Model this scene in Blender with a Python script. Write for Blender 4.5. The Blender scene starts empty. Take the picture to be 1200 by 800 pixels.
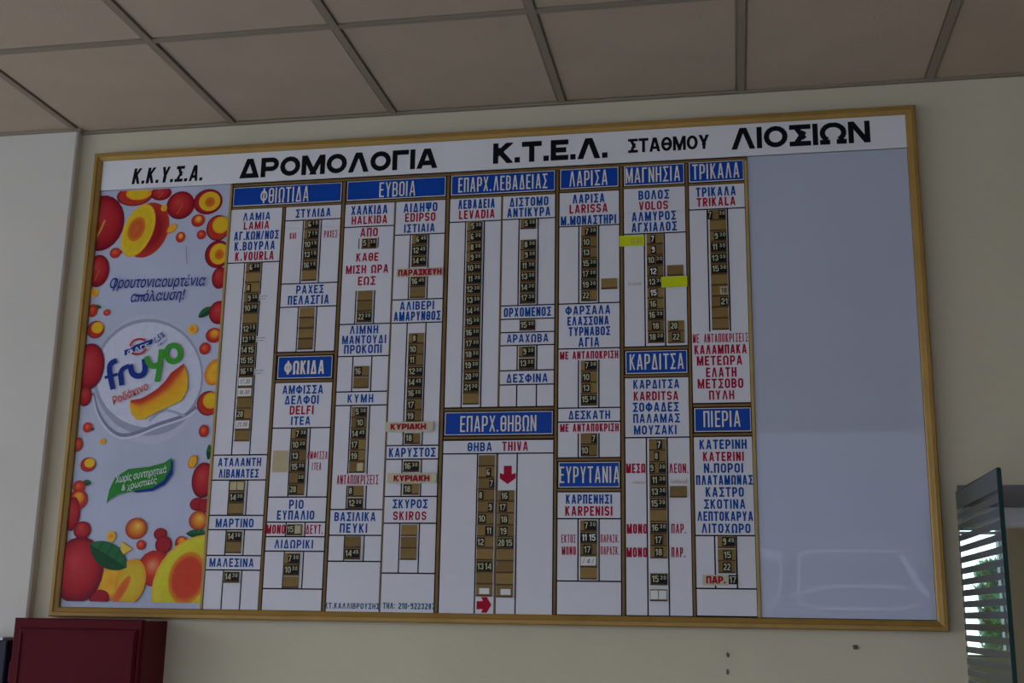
import bpy, bmesh, math, random
from mathutils import Matrix, Vector
rnd = random.Random(7)
sc = bpy.context.scene

# ------------------------------------------------------------------ camera
CH = 1.70                                   # eye height above the floor
cam_d = bpy.data.cameras.new('camera'); cam = bpy.data.objects.new('camera', cam_d)
sc.collection.objects.link(cam)
cam_d.sensor_width = 36.0; cam_d.lens = 1387.34 * 36.0 / 1200.0
cam_d.clip_start = 0.05; cam_d.clip_end = 200
# columns: camera right, forward, up expressed in the room's axes
CR = ((0.98327, -0.18028, 0.02618), (0.18153, 0.95749, -0.22418), (0.01535, 0.22518, 0.9742))
right = Vector((CR[0][0], CR[1][0], CR[2][0])); fwd = Vector((CR[0][1], CR[1][1], CR[2][1])); up = Vector((CR[0][2], CR[1][2], CR[2][2]))
m = Matrix((right, up, -fwd)).transposed().to_4x4(); m.translation = Vector((0, -3.7397, CH))
cam.matrix_world = m
sc.camera = cam

# ------------------------------------------------------------------ world, light, exposure
w = bpy.data.worlds.new('overcast_sky'); sc.world = w; w.use_nodes = True
nt = w.node_tree; nt.nodes.clear()
tc = nt.nodes.new('ShaderNodeTexCoord'); sep = nt.nodes.new('ShaderNodeSeparateXYZ'); ramp = nt.nodes.new('ShaderNodeValToRGB')
bg = nt.nodes.new('ShaderNodeBackground'); wo = nt.nodes.new('ShaderNodeOutputWorld')
nt.links.new(tc.outputs['Generated'], sep.inputs[0]); nt.links.new(sep.outputs['Z'], ramp.inputs[0])
ramp.color_ramp.elements[0].position = 0.0; ramp.color_ramp.elements[0].color = (0.80, 0.88, 1.0, 1)
ramp.color_ramp.elements[1].position = 0.6; ramp.color_ramp.elements[1].color = (0.50, 0.66, 1.0, 1)
nt.links.new(ramp.outputs[0], bg.inputs[0]); bg.inputs[1].default_value = 1.6
nt.links.new(bg.outputs[0], wo.inputs[0])
sc.view_settings.view_transform = 'Standard'; sc.view_settings.look = 'None'
sc.view_settings.gamma = 1.0; sc.view_settings.use_curve_mapping = False
sc.view_settings.exposure = 1.72
try:
    sc.cycles.use_denoising = True
    sc.cycles.max_bounces = 8; sc.cycles.diffuse_bounces = 5; sc.cycles.transparent_max_bounces = 12
    sc.cycles.caustics_reflective = False; sc.cycles.caustics_refractive = False
except Exception:
    pass

# ------------------------------------------------------------------ materials
def mat(name, col, rough=0.6, metal=0.0, spec=0.5, var=0.0, scale=8.0, bump=0.0, bscale=60.0, vc=False, rand=0.0, coat=0.0, stretch=None):
    M = bpy.data.materials.new(name); M.use_nodes = True; n = M.node_tree; b = n.nodes['Principled BSDF']
    b.inputs['Roughness'].default_value = rough; b.inputs['Metallic'].default_value = metal
    b.inputs['Specular IOR Level'].default_value = spec; b.inputs['Base Color'].default_value = (*col, 1)
    if coat: b.inputs['Coat Weight'].default_value = coat; b.inputs['Coat Roughness'].default_value = 0.03
    src = None
    t = n.nodes.new('ShaderNodeTexCoord')
    if vc:
        a = n.nodes.new('ShaderNodeVertexColor'); a.layer_name = 'Col'; src = a.outputs[0]
    if var or rand:
        mx = n.nodes.new('ShaderNodeMix'); mx.data_type = 'RGBA'; mx.blend_type = 'MULTIPLY'; mx.inputs[0].default_value = 1.0
        if src: n.links.new(src, mx.inputs[6])
        else: mx.inputs[6].default_value = (*col, 1)
        nz = n.nodes.new('ShaderNodeTexNoise'); nz.inputs['Scale'].default_value = scale; nz.inputs['Detail'].default_value = 5
        if stretch:
            mp = n.nodes.new('ShaderNodeMapping'); mp.inputs['Scale'].default_value = stretch
            n.links.new(t.outputs['Object'], mp.inputs[0]); n.links.new(mp.outputs[0], nz.inputs[0])
        else: n.links.new(t.outputs['Object'], nz.inputs[0])
        mr = n.nodes.new('ShaderNodeMapRange'); mr.inputs[1].default_value = 0.3; mr.inputs[2].default_value = 0.7
        mr.inputs[3].default_value = 1 - var; mr.inputs[4].default_value = 1 + var * 0.4
        n.links.new(nz.outputs[0], mr.inputs[0])
        fac = mr.outputs[0]
        if rand:
            oi = n.nodes.new('ShaderNodeObjectInfo'); m2 = n.nodes.new('ShaderNodeMapRange')
            m2.inputs[3].default_value = 1 - rand; m2.inputs[4].default_value = 1 + rand
            n.links.new(oi.outputs['Random'], m2.inputs[0])
            mu = n.nodes.new('ShaderNodeMath'); mu.operation = 'MULTIPLY'
            n.links.new(fac, mu.inputs[0]); n.links.new(m2.outputs[0], mu.inputs[1]); fac = mu.outputs[0]
        n.links.new(fac, mx.inputs[7]); src = mx.outputs[2]
    if src: n.links.new(src, b.inputs['Base Color'])
    if bump:
        nb = n.nodes.new('ShaderNodeTexNoise'); nb.inputs['Scale'].default_value = bscale; nb.inputs['Detail'].default_value = 4
        bp = n.nodes.new('ShaderNodeBump'); bp.inputs['Strength'].default_value = bump; bp.inputs['Distance'].default_value = 0.01
        n.links.new(t.outputs['Object'], nb.inputs[0]); n.links.new(nb.outputs[0], bp.inputs['Height']); n.links.new(bp.outputs[0], b.inputs['Normal'])
    return M
M = {}
M['wall'] = mat('cream_wall_paint', (.575, .505, .355), .75, var=.08, scale=1.6, bump=.25, bscale=18, spec=.3)
M['side'] = mat('brown_side_wall', (.26, .18, .10), .8, var=.1)  # unseen right wall, darkened to cut bounced light on that side
M['pier'] = mat('white_wall_paint', (.60, .55, .475), .7, var=.06, scale=2.0, bump=.15, bscale=20, spec=.3)
M['tile'] = mat('mineral_ceiling_tile', (.46, .37, .275), .9, var=.06, scale=4, bump=.3, bscale=300, rand=.025, spec=.2)
M['bar'] = mat('ceiling_grid_metal', (.25, .205, .145), .6, spec=.4)
M['floor'] = mat('terrazzo_floor', (.50, .45, .37), .4, var=.2, scale=40)
M['frame'] = mat('gold_anodised_frame', (.35, .20, .045), .42, metal=.2, var=.12, scale=14, stretch=(1, 1, 1), bump=.1, bscale=40, spec=0.3)
M['strip'] = mat('brown_divider_strip', (.20, .115, .035), .45, var=.15, scale=20, spec=0.15)
M['gold'] = mat('pale_gold_strip', (.40, .27, .08), .4, var=.12, scale=20, spec=0.25)
M['black'] = mat('black_backing', (.012, .011, .014), .6, spec=0.05)
M['white'] = mat('white_plastic_panel', (.66, .64, .66), .32, var=.025, scale=6, spec=0.15)
M['header'] = mat('white_header_plastic', (.72, .70, .69), .3, var=.03, scale=5, spec=0.15)
M['blank'] = mat('blank_pale_grey_sheet', (.455, .47, .55), .015, var=.03, scale=2, spec=.40)
M['blue'] = mat('blue_plate', (.004, .055, .33), .35, var=.06, scale=10, spec=0.15)
M['plate_text'] = mat('ivory_plate_lettering', (.72, .66, .55), .5, spec=0.1)
M['b'] = mat('blue_lettering', (.004, .06, .27), .5, spec=0.08)
M['r'] = mat('red_lettering', (.36, .007, .03), .5, spec=0.08)
M['t'] = mat('teal_lettering', (.01, .10, .16), .5, spec=0.08)
M['k'] = mat('black_lettering', (.008, .008, .01), .45, spec=0.05)
M['slot'] = mat('brown_slot_block', (.24, .15, .045), .5, var=.12, scale=30, rand=.22, spec=0.15)
M['groove'] = mat('dark_slot_ledge', (.105, .05, .018), .55, var=.1, scale=30, spec=0.1)
M['tile_black'] = mat('black_number_tile', (.014, .013, .013), .35, spec=0.08)
M['digit'] = mat('cream_digit', (.50, .48, .29), .5, spec=0.1)
M['digit_w'] = mat('white_digit', (.78, .78, .76), .5, spec=0.1)
M['pale'] = mat('pale_tan_tile', (.50, .42, .24), .55, var=.06, scale=20, spec=0.15)
M['paper'] = mat('white_slip_paper', (.74, .73, .69), .7, var=.04, scale=30, spec=0.1)
M['oldpaper'] = mat('yellowed_paper', (.55, .50, .33), .7, var=.08, scale=30, spec=0.1)
M['card'] = mat('buff_card', (.50, .40, .24), .75, var=.06, scale=30, spec=0.1)
M['yellow'] = mat('fluorescent_yellow_paper', (.60, .66, .01), .6, var=.1, scale=30, spec=0.1)
M['pencil'] = mat('pencil_mark', (.16, .15, .15), .7, spec=0.1)
M['orange_ink'] = mat('faded_orange_ink', (.48, .30, .16), .7, spec=0.1)
M['art'] = mat('printed_ink', (1, 1, 1), .35, vc=True, var=.07, scale=45, spec=0.12)
M['poster'] = mat('poster_paper', (.47, .49, .60), .35, var=.10, scale=3.0, spec=0.15)
M['red_metal'] = mat('dark_red_enamel', (.085, .003, .008), .5, var=.1, scale=6, spec=0.08)
M['red_side_lit'] = mat('dark_red_enamel_side_lit', (.12, .008, .012), .5, var=.1, scale=6, spec=0.15)  # same enamel, paler: the light on the side is put into the colour
M['dark'] = mat('black_plastic', (.02, .02, .03), .4, spec=0.2)
M['light_grey'] = mat('light_grey_plastic', (.5, .5, .52), .4)
M['edge'] = mat('green_glass_edge', (.006, .03, .028), .15, spec=0.25)
M['film'] = mat('dark_grey_frosted_film', (.065, .075, .075), .28, spec=0.25)
M['header_dark'] = mat('dark_grey_lintel', (.15, .135, .135), .5, var=.1, scale=5)
M['alu'] = mat('brushed_aluminium', (.58, .55, .53), .45, metal=.2, var=.1, scale=8, stretch=(1, 1, 20))
M['leaf'] = mat('shrub_leaf', (.10, .26, .08), .6, var=.4, scale=9)
M['bark'] = mat('shrub_bark', (.12, .08, .05), .9)
M['asphalt'] = mat('concrete_forecourt', (.36, .35, .33), .9, var=.2, scale=6)
M['slat'] = mat('pale_blind_slat', (.5, .5, .5), .5)
M['coach'] = mat('pale_coach_paint', (.29, .30, .32), .5)
M['facade'] = mat('backdrop_front', (.30, .30, .32), .9, var=.05)
M['trimwhite'] = mat('white_enamel', (.7, .7, .7), .4)
M['coach_glass'] = mat('sky_grey_windscreen', (.27, .28, .31), .4)  # opaque grey with the sky mirrored in the glass put into it
M['metal'] = mat('dull_metal', (.4, .38, .34), .4, metal=.8)
def glassmat():
    g = bpy.data.materials.new('clear_greenish_glass'); g.use_nodes = True; n = g.node_tree; n.nodes.clear()
    o = n.nodes.new('ShaderNodeOutputMaterial'); mx = n.nodes.new('ShaderNodeMixShader'); tr = n.nodes.new('ShaderNodeBsdfTransparent')
    gl = n.nodes.new('ShaderNodeBsdfGlossy'); fr = n.nodes.new('ShaderNodeFresnel'); fr.inputs[0].default_value = 1.45
    mu = n.nodes.new('ShaderNodeMath'); mu.operation = 'MULTIPLY'; mu.inputs[1].default_value = .35
    tr.inputs[0].default_value = (.88, .95, .92, 1); gl.inputs['Roughness'].default_value = .03
    n.links.new(fr.outputs[0], mu.inputs[0]); n.links.new(mu.outputs[0], mx.inputs[0]); n.links.new(tr.outputs[0], mx.inputs[1]); n.links.new(gl.outputs[0], mx.inputs[2]); n.links.new(mx.outputs[0], o.inputs[0])
    return g
M['glass'] = glassmat()

# ------------------------------------------------------------------ helpers
def link(o, parent=None):
    sc.collection.objects.link(o)
    if parent is not None: o.parent = parent
    return o
def mesh_obj(name, verts, faces, mats, parent=None, fm=None, cols=None):
    me = bpy.data.meshes.new(name); me.from_pydata(verts, [], faces)
    for q in (mats if isinstance(mats, (list, tuple)) else [mats]): me.materials.append(M[q])
    if fm: me.polygons.foreach_set('material_index', fm)
    if cols:
        a = me.color_attributes.new('Col', 'FLOAT_COLOR', 'POINT'); a.data.foreach_set('color', [c for q in cols for c in (*q, 1.0)])
    me.update()
    return link(bpy.data.objects.new(name, me), parent)
def empty(name, loc, label=None, cat=None, group=None):
    o = bpy.data.objects.new(name, None); o.location = loc; o.empty_display_size = .05; link(o)
    bpy.context.view_layer.update()
    if label: tag(o, label, cat, group)
    return o
def tag(o, label=None, cat=None, group=None, kind=None):
    if label: o['label'] = label
    if cat: o['category'] = cat
    if group: o['group'] = group
    if kind: o['kind'] = kind
    return o
class Geo:
    """collects boxes and polygons (world coordinates) for ONE mesh object"""
    def __init__(s): s.v = []; s.f = []; s.m = []
    def box(s, x0, x1, y0, y1, z0, z1, mi=0, bev=0.0):
        n = len(s.v)
        if not bev:
            s.v += [(x0,y0,z0),(x1,y0,z0),(x1,y1,z0),(x0,y1,z0),(x0,y0,z1),(x1,y0,z1),(x1,y1,z1),(x0,y1,z1)]
            s.f += [tuple(n+i for i in q) for q in ((0,3,2,1),(4,5,6,7),(0,1,5,4),(1,2,6,5),(2,3,7,6),(3,0,4,7))]; s.m += [mi]*6
        else:                                    # front (-Y) face chamfered
            b = bev
            s.v += [(x0,y1,z0),(x1,y1,z0),(x1,y1,z1),(x0,y1,z1),(x0,y0+b,z0),(x1,y0+b,z0),(x1,y0+b,z1),(x0,y0+b,z1),
                    (x0+b,y0,z0+b),(x1-b,y0,z0+b),(x1-b,y0,z1-b),(x0+b,y0,z1-b)]
            q = [(0,3,2,1)] + [(i,(i+1)%4,(i+1)%4+4,i+4) for i in range(4)] + [(i+4,(i+1)%4+4,(i+1)%4+8,i+8) for i in range(4)] + [(8,9,10,11)]
            s.f += [tuple(n+i for i in z) for z in q]; s.m += [mi]*len(q)
        return s
    def poly(s, pts, mi=0):
        n = len(s.v); s.v += pts; s.f.append(tuple(range(n, n+len(pts)))); s.m.append(mi); return s
    def obj(s, name, mats, parent=None):
        v = s.v
        if parent is not None:
            L = parent.matrix_world.translation; v = [(a-L.x, b-L.y, c-L.z) for a, b, c in v]
        return mesh_obj(name, v, s.f, mats, parent, s.m if isinstance(mats, (list, tuple)) and len(mats) > 1 else None)
BX, BZ = -2.2594, 1.61837 + CH
def W(u, v, d=0.0):                              # board centimetres (right, down, out of the wall) to room metres
    return (BX + u/100, -d/100, BZ - v/100)
def bbox(g, u0, u1, v0, v1, d0, d1, mi=0, bev=0.0):
    x0, _, z1 = W(u0, v0); x1, _, z0 = W(u1, v1)
    return g.box(x0, x1, -d1/100, -d0/100, z0, z1, mi, bev/100)

# ------------------------------------------------------------------ lettering drawn with strokes
def arc(cx, cy, rx, ry, a0, a1, n=8):
    return [(cx + rx*math.cos(math.radians(a0+(a1-a0)*i/n)), cy + ry*math.sin(math.radians(a0+(a1-a0)*i/n))) for i in range(n+1)]
def glyph(ch, w, h, t, round_):
    a, b, c, d = t/2, w-t/2, t/2, h-t/2; xm, ym = w/2, h/2
    rx = (w-t)/2; ry = min((h-t)/2, rx*(1.0 if not round_ else 99))
    S = []                                       # (points, closed, extend)
    ln = lambda *p: S.append((list(p), False, 0)); lx = lambda *p: S.append((list(p), False, 1)); cv = lambda p, cl=False: S.append((p, cl, 0))
    def O():
        cv(arc(xm, d-ry, rx, ry, 0, 180) + arc(xm, c+ry, rx, ry, 180, 360), True)
    def bowl(y0, y1, wd=1.0):                    # right-hand bowl from the stem between y0 and y1
        r = min((y1-y0)/2, (b-a)*.55*wd); xx = a+(b-a)*wd
        cv([(a, y1), (xx-r, y1)] + arc(xx-r, y1-r, r, r, 90, 0, 5)[1:] + arc(xx-r, y0+r, r, r, 0, -90, 5) + [(a, y0)])
    if ch in 'ΟO0Θ': O()
    if ch == 'Θ': ln((a+rx*.3, ym), (b-rx*.3, ym)) if round_ else ln((a, ym), (b, ym))
    elif ch in 'ΑAΔΛ':
        k = t*.52; lx((k, 0), (xm-t*.12, h)); lx((w-k, 0), (xm+t*.12, h))
        if ch in 'ΑA': ln((w*.25, h*.28), (w*.75, h*.28))
        if ch == 'Δ': ln((t*.5, c), (w-t*.5, c))
    elif ch in 'ΒB': ln((a, 0), (a, h)); bowl(ym, d, .93); bowl(c, ym)
    elif ch == 'Γ': ln((a, 0), (a, h)); ln((0, d), (w, d))
    elif ch in 'ΕE': ln((a, 0), (a, h)); ln((0, d), (w, d)); ln((0, c), (w, c)); ln((0, ym), (w*.88, ym))
    elif ch == 'F': ln((a, 0), (a, h)); ln((0, d), (w, d)); ln((0, ym), (w*.85, ym))
    elif ch in 'ΖZ': ln((0, d), (w, d)); ln((0, c), (w, c)); lx((t*.7, t*.3), (w-t*.7, h-t*.3))
    elif ch in 'ΗH': ln((a, 0), (a, h)); ln((b, 0), (b, h)); ln((a, ym), (b, ym))
    elif ch in 'ΙI': ln((a, 0), (a, h))
    elif ch in 'ΚK': ln((a, 0), (a, h)); lx((a+t*.2, ym-t*.25), (w-t*.55, h)); lx((a+(w-a)*.28, ym+h*.04), (w-t*.5, 0))
    elif ch == 'L': ln((a, 0), (a, h)); ln((0, c), (w, c))
    elif ch in 'ΜM': ln((a, 0), (a, h)); ln((b, 0), (b, h)); lx((a+t*.1, h), (xm, h*.12)); lx((b-t*.1, h), (xm, h*.12))
    elif ch in 'ΝN': ln((a, 0), (a, h)); ln((b, 0), (b, h)); lx((a, h), (b, 0))
    elif ch == 'Π': ln((a, 0), (a, h)); ln((b, 0), (b, h)); ln((a, d), (b, d))
    elif ch in 'ΡP': ln((a, 0), (a, h)); bowl(h*.42, d)
    elif ch == 'R': ln((a, 0), (a, h)); bowl(h*.45, d); lx((xm*.9, h*.45), (w-t*.5, 0))
    elif ch == 'Σ': ln((0, d), (w, d)); ln((0, c), (w, c)); k = (.58 if round_ else .62); q_ = t*(.9 if round_ else .62); lx((q_, h), (w*k, ym)); lx((q_, 0), (w*k, ym))
    elif ch == 'S':
        r = rx; q = min(r, (h-t)/4)
        cv([(b, d-q*1.1)] + arc(xm, d-q, r, q, 0, 180, 8)[0:] + arc(xm, ym+q, r, q, 180, 255, 4) + arc(xm, ym-q, r, q, 75, 0, 4) + arc(xm, c+q, r, q, 0, -180, 8))
    elif ch in 'ΤT': ln((xm, 0), (xm, h)); ln((0, d), (w, d))
    elif ch == 'U': cv([(a, h), (a, c+ry)] + arc(xm, c+ry, rx, ry, 180, 360) + [(b, h)])
    elif ch in 'ΥY': lx((t*.55, h), (xm, h*.42)); lx((w-t*.55, h), (xm, h*.42)); ln((xm, 0), (xm, h*.48))
    elif ch == 'V': lx((t*.52, h), (xm-t*.1, 0)); lx((w-t*.52, h), (xm+t*.1, 0))
    elif ch == 'D' : cv([(a, d), (b-rx, d)] + arc(b-rx, d-rx*1.0, rx, rx, 90, 0, 5)[1:] + arc(b-rx, c+rx, rx, rx, 0, -90, 5) + [(a, c)], True)
    elif ch == 'Φ':
        ln((xm, 0), (xm, h)); q = h*.30
        cv(arc(xm, ym, rx, q, 0, 360, 18)[:-1], True)
    elif ch in 'ΧX': lx((t*.55, 0), (w-t*.55, h)); lx((t*.55, h), (w-t*.55, 0))
    elif ch == 'Ψ': ln((xm, 0), (xm, h)); q = h*.35; cv([(a, h), (a, q+ry)] + arc(xm, q+ry*.8, rx, ry*.8, 180, 360) + [(b, h)])
    elif ch == 'Ω':
        ry2 = (h-t)/2 if round_ else ry
        if round_: cv(arc(xm, ym+h*.03, rx, ry2*.96, -58, 238, 18))
        else: cv([(b-rx*.25, c), (b-rx*.25, h*.2), (b, h*.36), (b, d-ry)] + arc(xm, d-ry, rx, ry, 0, 180)[1:] + [(a, h*.36), (a+rx*.25, h*.2), (a+rx*.25, c)])
        ln((0, c), (w*.38, c)); ln((w*.62, c), (w, c))
    elif ch == '.': ln((a, 0), (a, t*1.05))
    elif ch == ':': ln((a, h*.1), (a, h*.1+t)); ln((a, h*.6), (a, h*.6+t))
    elif ch == '-': ln((0, ym), (w, ym))
    elif ch == '/': lx((t*.5, 0), (w-t*.5, h))
    elif ch == '1': ln((b, 0), (b, h)); lx((b, h), (0, h*.72))
    elif ch == '2': cv([(a, d-ry*1.05)] + arc(xm, d-ry, rx, ry, 180, 0)[1:] + [(b, h*.58), (a, h*.2), (a, c)]); ln((0, c), (w, c))
    elif ch == '3':
        q = (h-t)/4
        cv([(a, d-q)] + arc(xm, d-q, rx, q, 170, -80, 8)); cv(arc(xm, c+q, rx, q, 80, -170, 8) + [(a, c+q)])
    elif ch == '4': ln((b-t*.25, 0), (b-t*.25, h)); lx((b-t*.25, h), (a, h*.3)); ln((0, h*.28), (w, h*.28))
    elif ch == '5':
        q = min(rx, h*.28); ln((a, h*.5), (a, h)); ln((0, d), (w*.95, d)); cv([(a, h*.55)] + [(xm, h*.6)] + arc(xm, h*.6-q, rx, q, 80, 0, 5) + [(b, c+q)] + arc(xm, c+q, rx, q, 0, -180)[1:])
    elif ch in '69':
        q = min(h*.27, rx*1.2); P = arc(xm, c+q, rx, q, 0, 360, 12)[:-1]; Q = [(a, c+q), (a, d-ry)] + arc(xm, d-ry, rx, ry, 180, 20)
        if ch == '9': P = [(w-x, h-y) for x, y in P]; Q = [(w-x, h-y) for x, y in Q]
        cv(P, True); cv(Q)
    elif ch == '7': ln((0, d), (w, d)); lx((b, h-t*.3), (w*.3, 0))
    elif ch == '8': q = (h-t)/4; cv(arc(xm, c+q, rx, q, 0, 360, 12)[:-1], True); cv(arc(xm, d-q, rx*.92, q, 0, 360, 12)[:-1], True)
    return S
def clip_box(P, w, h):
    for ax, lim, sg in ((0, 0, 1), (0, w, -1), (1, 0, 1), (1, h, -1)):
        Q = []
        for i in range(len(P)):
            p, q = P[i-1], P[i]; dp = (p[ax]-lim)*sg; dq = (q[ax]-lim)*sg
            if (dp >= 0) != (dq >= 0):
                k = dp/(dp-dq); Q.append((p[0]+k*(q[0]-p[0]), p[1]+k*(q[1]-p[1])))
            if dq >= 0: Q.append(q)
        P = Q
        if len(P) < 3: return []
    return P
def ribbon(pts, t, closed=False, ext=0):
    q0 = [pts[0]]
    for p in pts[1:]:
        if math.hypot(p[0]-q0[-1][0], p[1]-q0[-1][1]) > 1e-5: q0.append(p)
    if closed and math.hypot(q0[0][0]-q0[-1][0], q0[0][1]-q0[-1][1]) < 1e-5: q0.pop()
    pts = q0; n = len(pts); N = []
    if ext:
        (x0, y0), (x1, y1) = pts; L = math.hypot(x1-x0, y1-y0); k = t*.9/L
        pts = [(x0-(x1-x0)*k, y0-(y1-y0)*k), (x1+(x1-x0)*k, y1+(y1-y0)*k)]
    def nrm(p, q):
        dx, dy = q[0]-p[0], q[1]-p[1]; L = math.hypot(dx, dy) or 1e-9; return (-dy/L, dx/L)
    for i in range(n):
        if closed: A, B = nrm(pts[i-1], pts[i]), nrm(pts[i], pts[(i+1) % n])
        else:
            A = nrm(pts[i-1], pts[i]) if i else nrm(pts[0], pts[1]); B = nrm(pts[i], pts[i+1]) if i < n-1 else A
        mx, my = A[0]+B[0], A[1]+B[1]; L2 = mx*mx+my*my or 1e-9; k = min(2/L2, 1.6)
        N.append((mx*k, my*k))
    out = []
    for i in range(n if closed else n-1):
        j = (i+1) % n; p, q = pts[i], pts[j]; a, b = N[i], N[j]; r = t/2
        out.append([(p[0]+a[0]*r, p[1]+a[1]*r), (q[0]+b[0]*r, q[1]+b[1]*r), (q[0]-b[0]*r, q[1]-b[1]*r), (p[0]-a[0]*r, p[1]-a[1]*r)])
    return out
WID = {'Α': 1.12, 'A': 1.12, 'Λ': 1.12, 'Δ': 1.12, 'Χ': 1.06, 'Υ': 1.06, 'Μ': 1.3, 'M': 1.3, 'Ω': 1.1, 'Φ': 1.35, 'Ψ': 1.15, '4': 1.1, 'Ε': .88, 'E': .88, 'L': .85, 'F': .85, 'Γ': .88, 'Ι': 0, 'I': 0, '.': 0, ':': 0, ' ': .6, '1': .55, '-': .6, '/': .8}
def line_polys(s, W_, h, face='cond', tk=None):
    """polygons (x right, y up) of one line of capitals exactly W_ wide and h high"""
    t = tk or (h*.185 if face == 'cond' else h*.25)
    base = h*(.47 if face == 'cond' else .86)
    wd = lambda c, k: (t if WID.get(c, 1) == 0 else max(base*WID.get(c, 1)*k*(1.12 if face != 'cond' and c in 'ΟΘΩ' else 1), t*1.6))
    gap = h*.13 if face == 'cond' else h*.07
    k = 1.0; tot = sum(wd(c, k) for c in s); n = max(len(s)-1, 1)
    if tot + gap*n <= W_:                        # room to spare: widen a little, then letterspace
        k = min(1.22, (W_-gap*n)/tot); tot = sum(wd(c, k) for c in s)
        g = (W_-tot)/n if len(s) > 1 else 0
    else:
        g = gap*.75
        for _ in range(12): k *= (W_-g*n)/tot; tot = sum(wd(c, k) for c in s)
        k = max(k, .3); g = (W_-tot)/n if len(s) > 1 else 0
    x = 0; out = []
    tt = t
    for c in s:
        ww = wd(c, k)
        if c != ' ':
            for pts, cl, ex in glyph(c, ww, h, tt*(1 if face != 'cond' else .58 if k < .62 else .72 if k < .85 else 1), face != 'cond'):
                for q in ribbon(pts, tt*(1 if face != 'cond' else .58 if k < .62 else .72 if k < .85 else 1)*(.86 if ex and face == 'cond' else 1), cl, ex):
                    q = clip_box(q, ww, h)
                    if q: out.append([(x+a, y) for a, y in q])
        x += ww+g
    return out
def put_text(g, s, u0, u1, vc, h, depth, mi=0, face='cond', tk=None, slope=0.0, slant=0.0):
    for i, q in enumerate(line_polys(s, u1-u0, h, face, tk)):      # strokes that cross lie a hair apart
        g.poly([W(u0+x+slant*y, vc+h/2-y-slope*x, depth+.0025*(i % 9)) for x, y in q], mi)
def font_polys(s, shear=0.0):
    """flat polygons of a line set in the built-in typeface, scaled to width 1"""
    c = bpy.data.curves.new('line', 'FONT'); c.body = s; c.shear = shear; c.fill_mode = 'FRONT'; c.resolution_u = 4; c.offset = .012
    o = bpy.data.objects.new('line', c); sc.collection.objects.link(o)
    me = bpy.data.meshes.new_from_object(o.evaluated_get(bpy.context.evaluated_depsgraph_get()))
    V = [tuple(v.co[:2]) for v in me.vertices]; F = [tuple(p.vertices) for p in me.polygons]
    bpy.data.objects.remove(o); bpy.data.curves.remove(c); bpy.data.meshes.remove(me)
    x0 = min(v[0] for v in V); x1 = max(v[0] for v in V); y0 = min(v[1] for v in V); y1 = max(v[1] for v in V)
    return [((x-x0)/(x1-x0), (y-y0)/(y1-y0)) for x, y in V], F

# ------------------------------------------------------------------ the room
CZ = CH + 1.7096                                  # ceiling height
g = Geo(); g.box(-6, 3.2, -7.2, 2.0, -.1, 0); tag(g.obj('floor', 'floor'), kind='structure')
DX0, DX1, DZ = .66, 1.62, CH + .277 + .123
g = Geo()
g.box(-6, DX0, 0, .18, 0, CZ+.2).box(DX0, DX1, 0, .18, DZ, CZ+.2).box(DX1, 3.2, 0, .18, 0, CZ+.2)
tag(g.obj('wall_back', 'wall'), kind='structure')
g = Geo(); g.box(-6, -2.333, -.035, .0, 0, CZ+.03, bev=.006); tag(g.obj('wall_left', 'pier'), kind='structure')
g = Geo(); g.box(3.2, 3.35, -7.2, 2.2, 0, CZ+.2); tag(g.obj('wall_right', 'side'), kind='structure')
FA, FB, FC, FD = -6.0, -.8, .9, 3.2
g = Geo(); g.box(-6.15, -6, -7.2, FA, 0, CZ+.2).box(-6.15, -6, FB, .2, 0, CZ+.2).box(-6.15, -6, FA, FB, 0, FC).box(-6.15, -6, FA, FB, FD, CZ+.2); tag(g.obj('wall_far_left', 'wall'), kind='structure')
g = Geo()                                         # glazed street front behind the camera: piers, sill and lintel round real openings
OX0, OX1, OZ0, OZ1 = -5.9, 1.8, .1, 3.34
g.box(-6, OX0, -7.2, -7, 0, CZ+.2).box(OX1, 3.2, -7.2, -7, 0, CZ+.2).box(OX0, OX1, -7.2, -7, 0, OZ0).box(OX0, OX1, -7.2, -7, OZ1, CZ+.2)
for k in range(1, 4):
    x = OX0+(OX1-OX0)*k/4 - (.0 if k < 3 else -.0); g.box(x-.03, x+.03, -7.14, -7.06, OZ0, OZ1)
tag(g.obj('wall_front', 'wall'), kind='structure')
# ceiling: slab, exposed grid bars and lay-in tiles
g = Geo(); g.box(-6, 3.2, -7.2, .2, CZ+.06, CZ+.16); ceil = tag(g.obj('ceiling', 'tile'), kind='structure')
GX, GY, T = -2.33953, .64206, .6
tm = None
xs = [GX + T*k for k in range(-6, 11)]; ys = [0] + [-GY - T*k for k in range(0, 11)]
def panel_mesh(sx, sy):
    g = Geo(); a, b = sx/2-.0112, sy/2-.0105
    v = [(-a,-b,.006),(a,-b,.006),(a,b,.006),(-a,b,.006),(-a+.008,-b+.008,0),(a-.008,-b+.008,0),(a-.008,b-.008,0),(-a+.008,b-.008,0)]
    f = [(4,7,6,5),(0,4,5,1),(1,5,6,2),(2,6,7,3),(3,7,4,0)]
    me = bpy.data.meshes.new('ceiling_tile'); me.from_pydata(v, [], f); me.materials.append(M['tile']); return me
tms = {}
for i in range(len(xs)-1):
    if xs[i] < -6: continue
    for j in range(len(ys)-1):
        sy = ys[j]-ys[j+1]
        if ys[j+1] < -7: continue
        key = round(sy, 3)
        if key not in tms: tms[key] = panel_mesh(T, sy)
        o = bpy.data.objects.new('ceiling_tile', tms[key]); link(o, ceil)
        o.location = ((xs[i]+xs[i+1])/2, (ys[j]+ys[j+1])/2, CZ+.004+rnd.uniform(0, .002)); o.rotation_euler = (rnd.uniform(-.002, .002), rnd.uniform(-.002, .002), 0)
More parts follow.
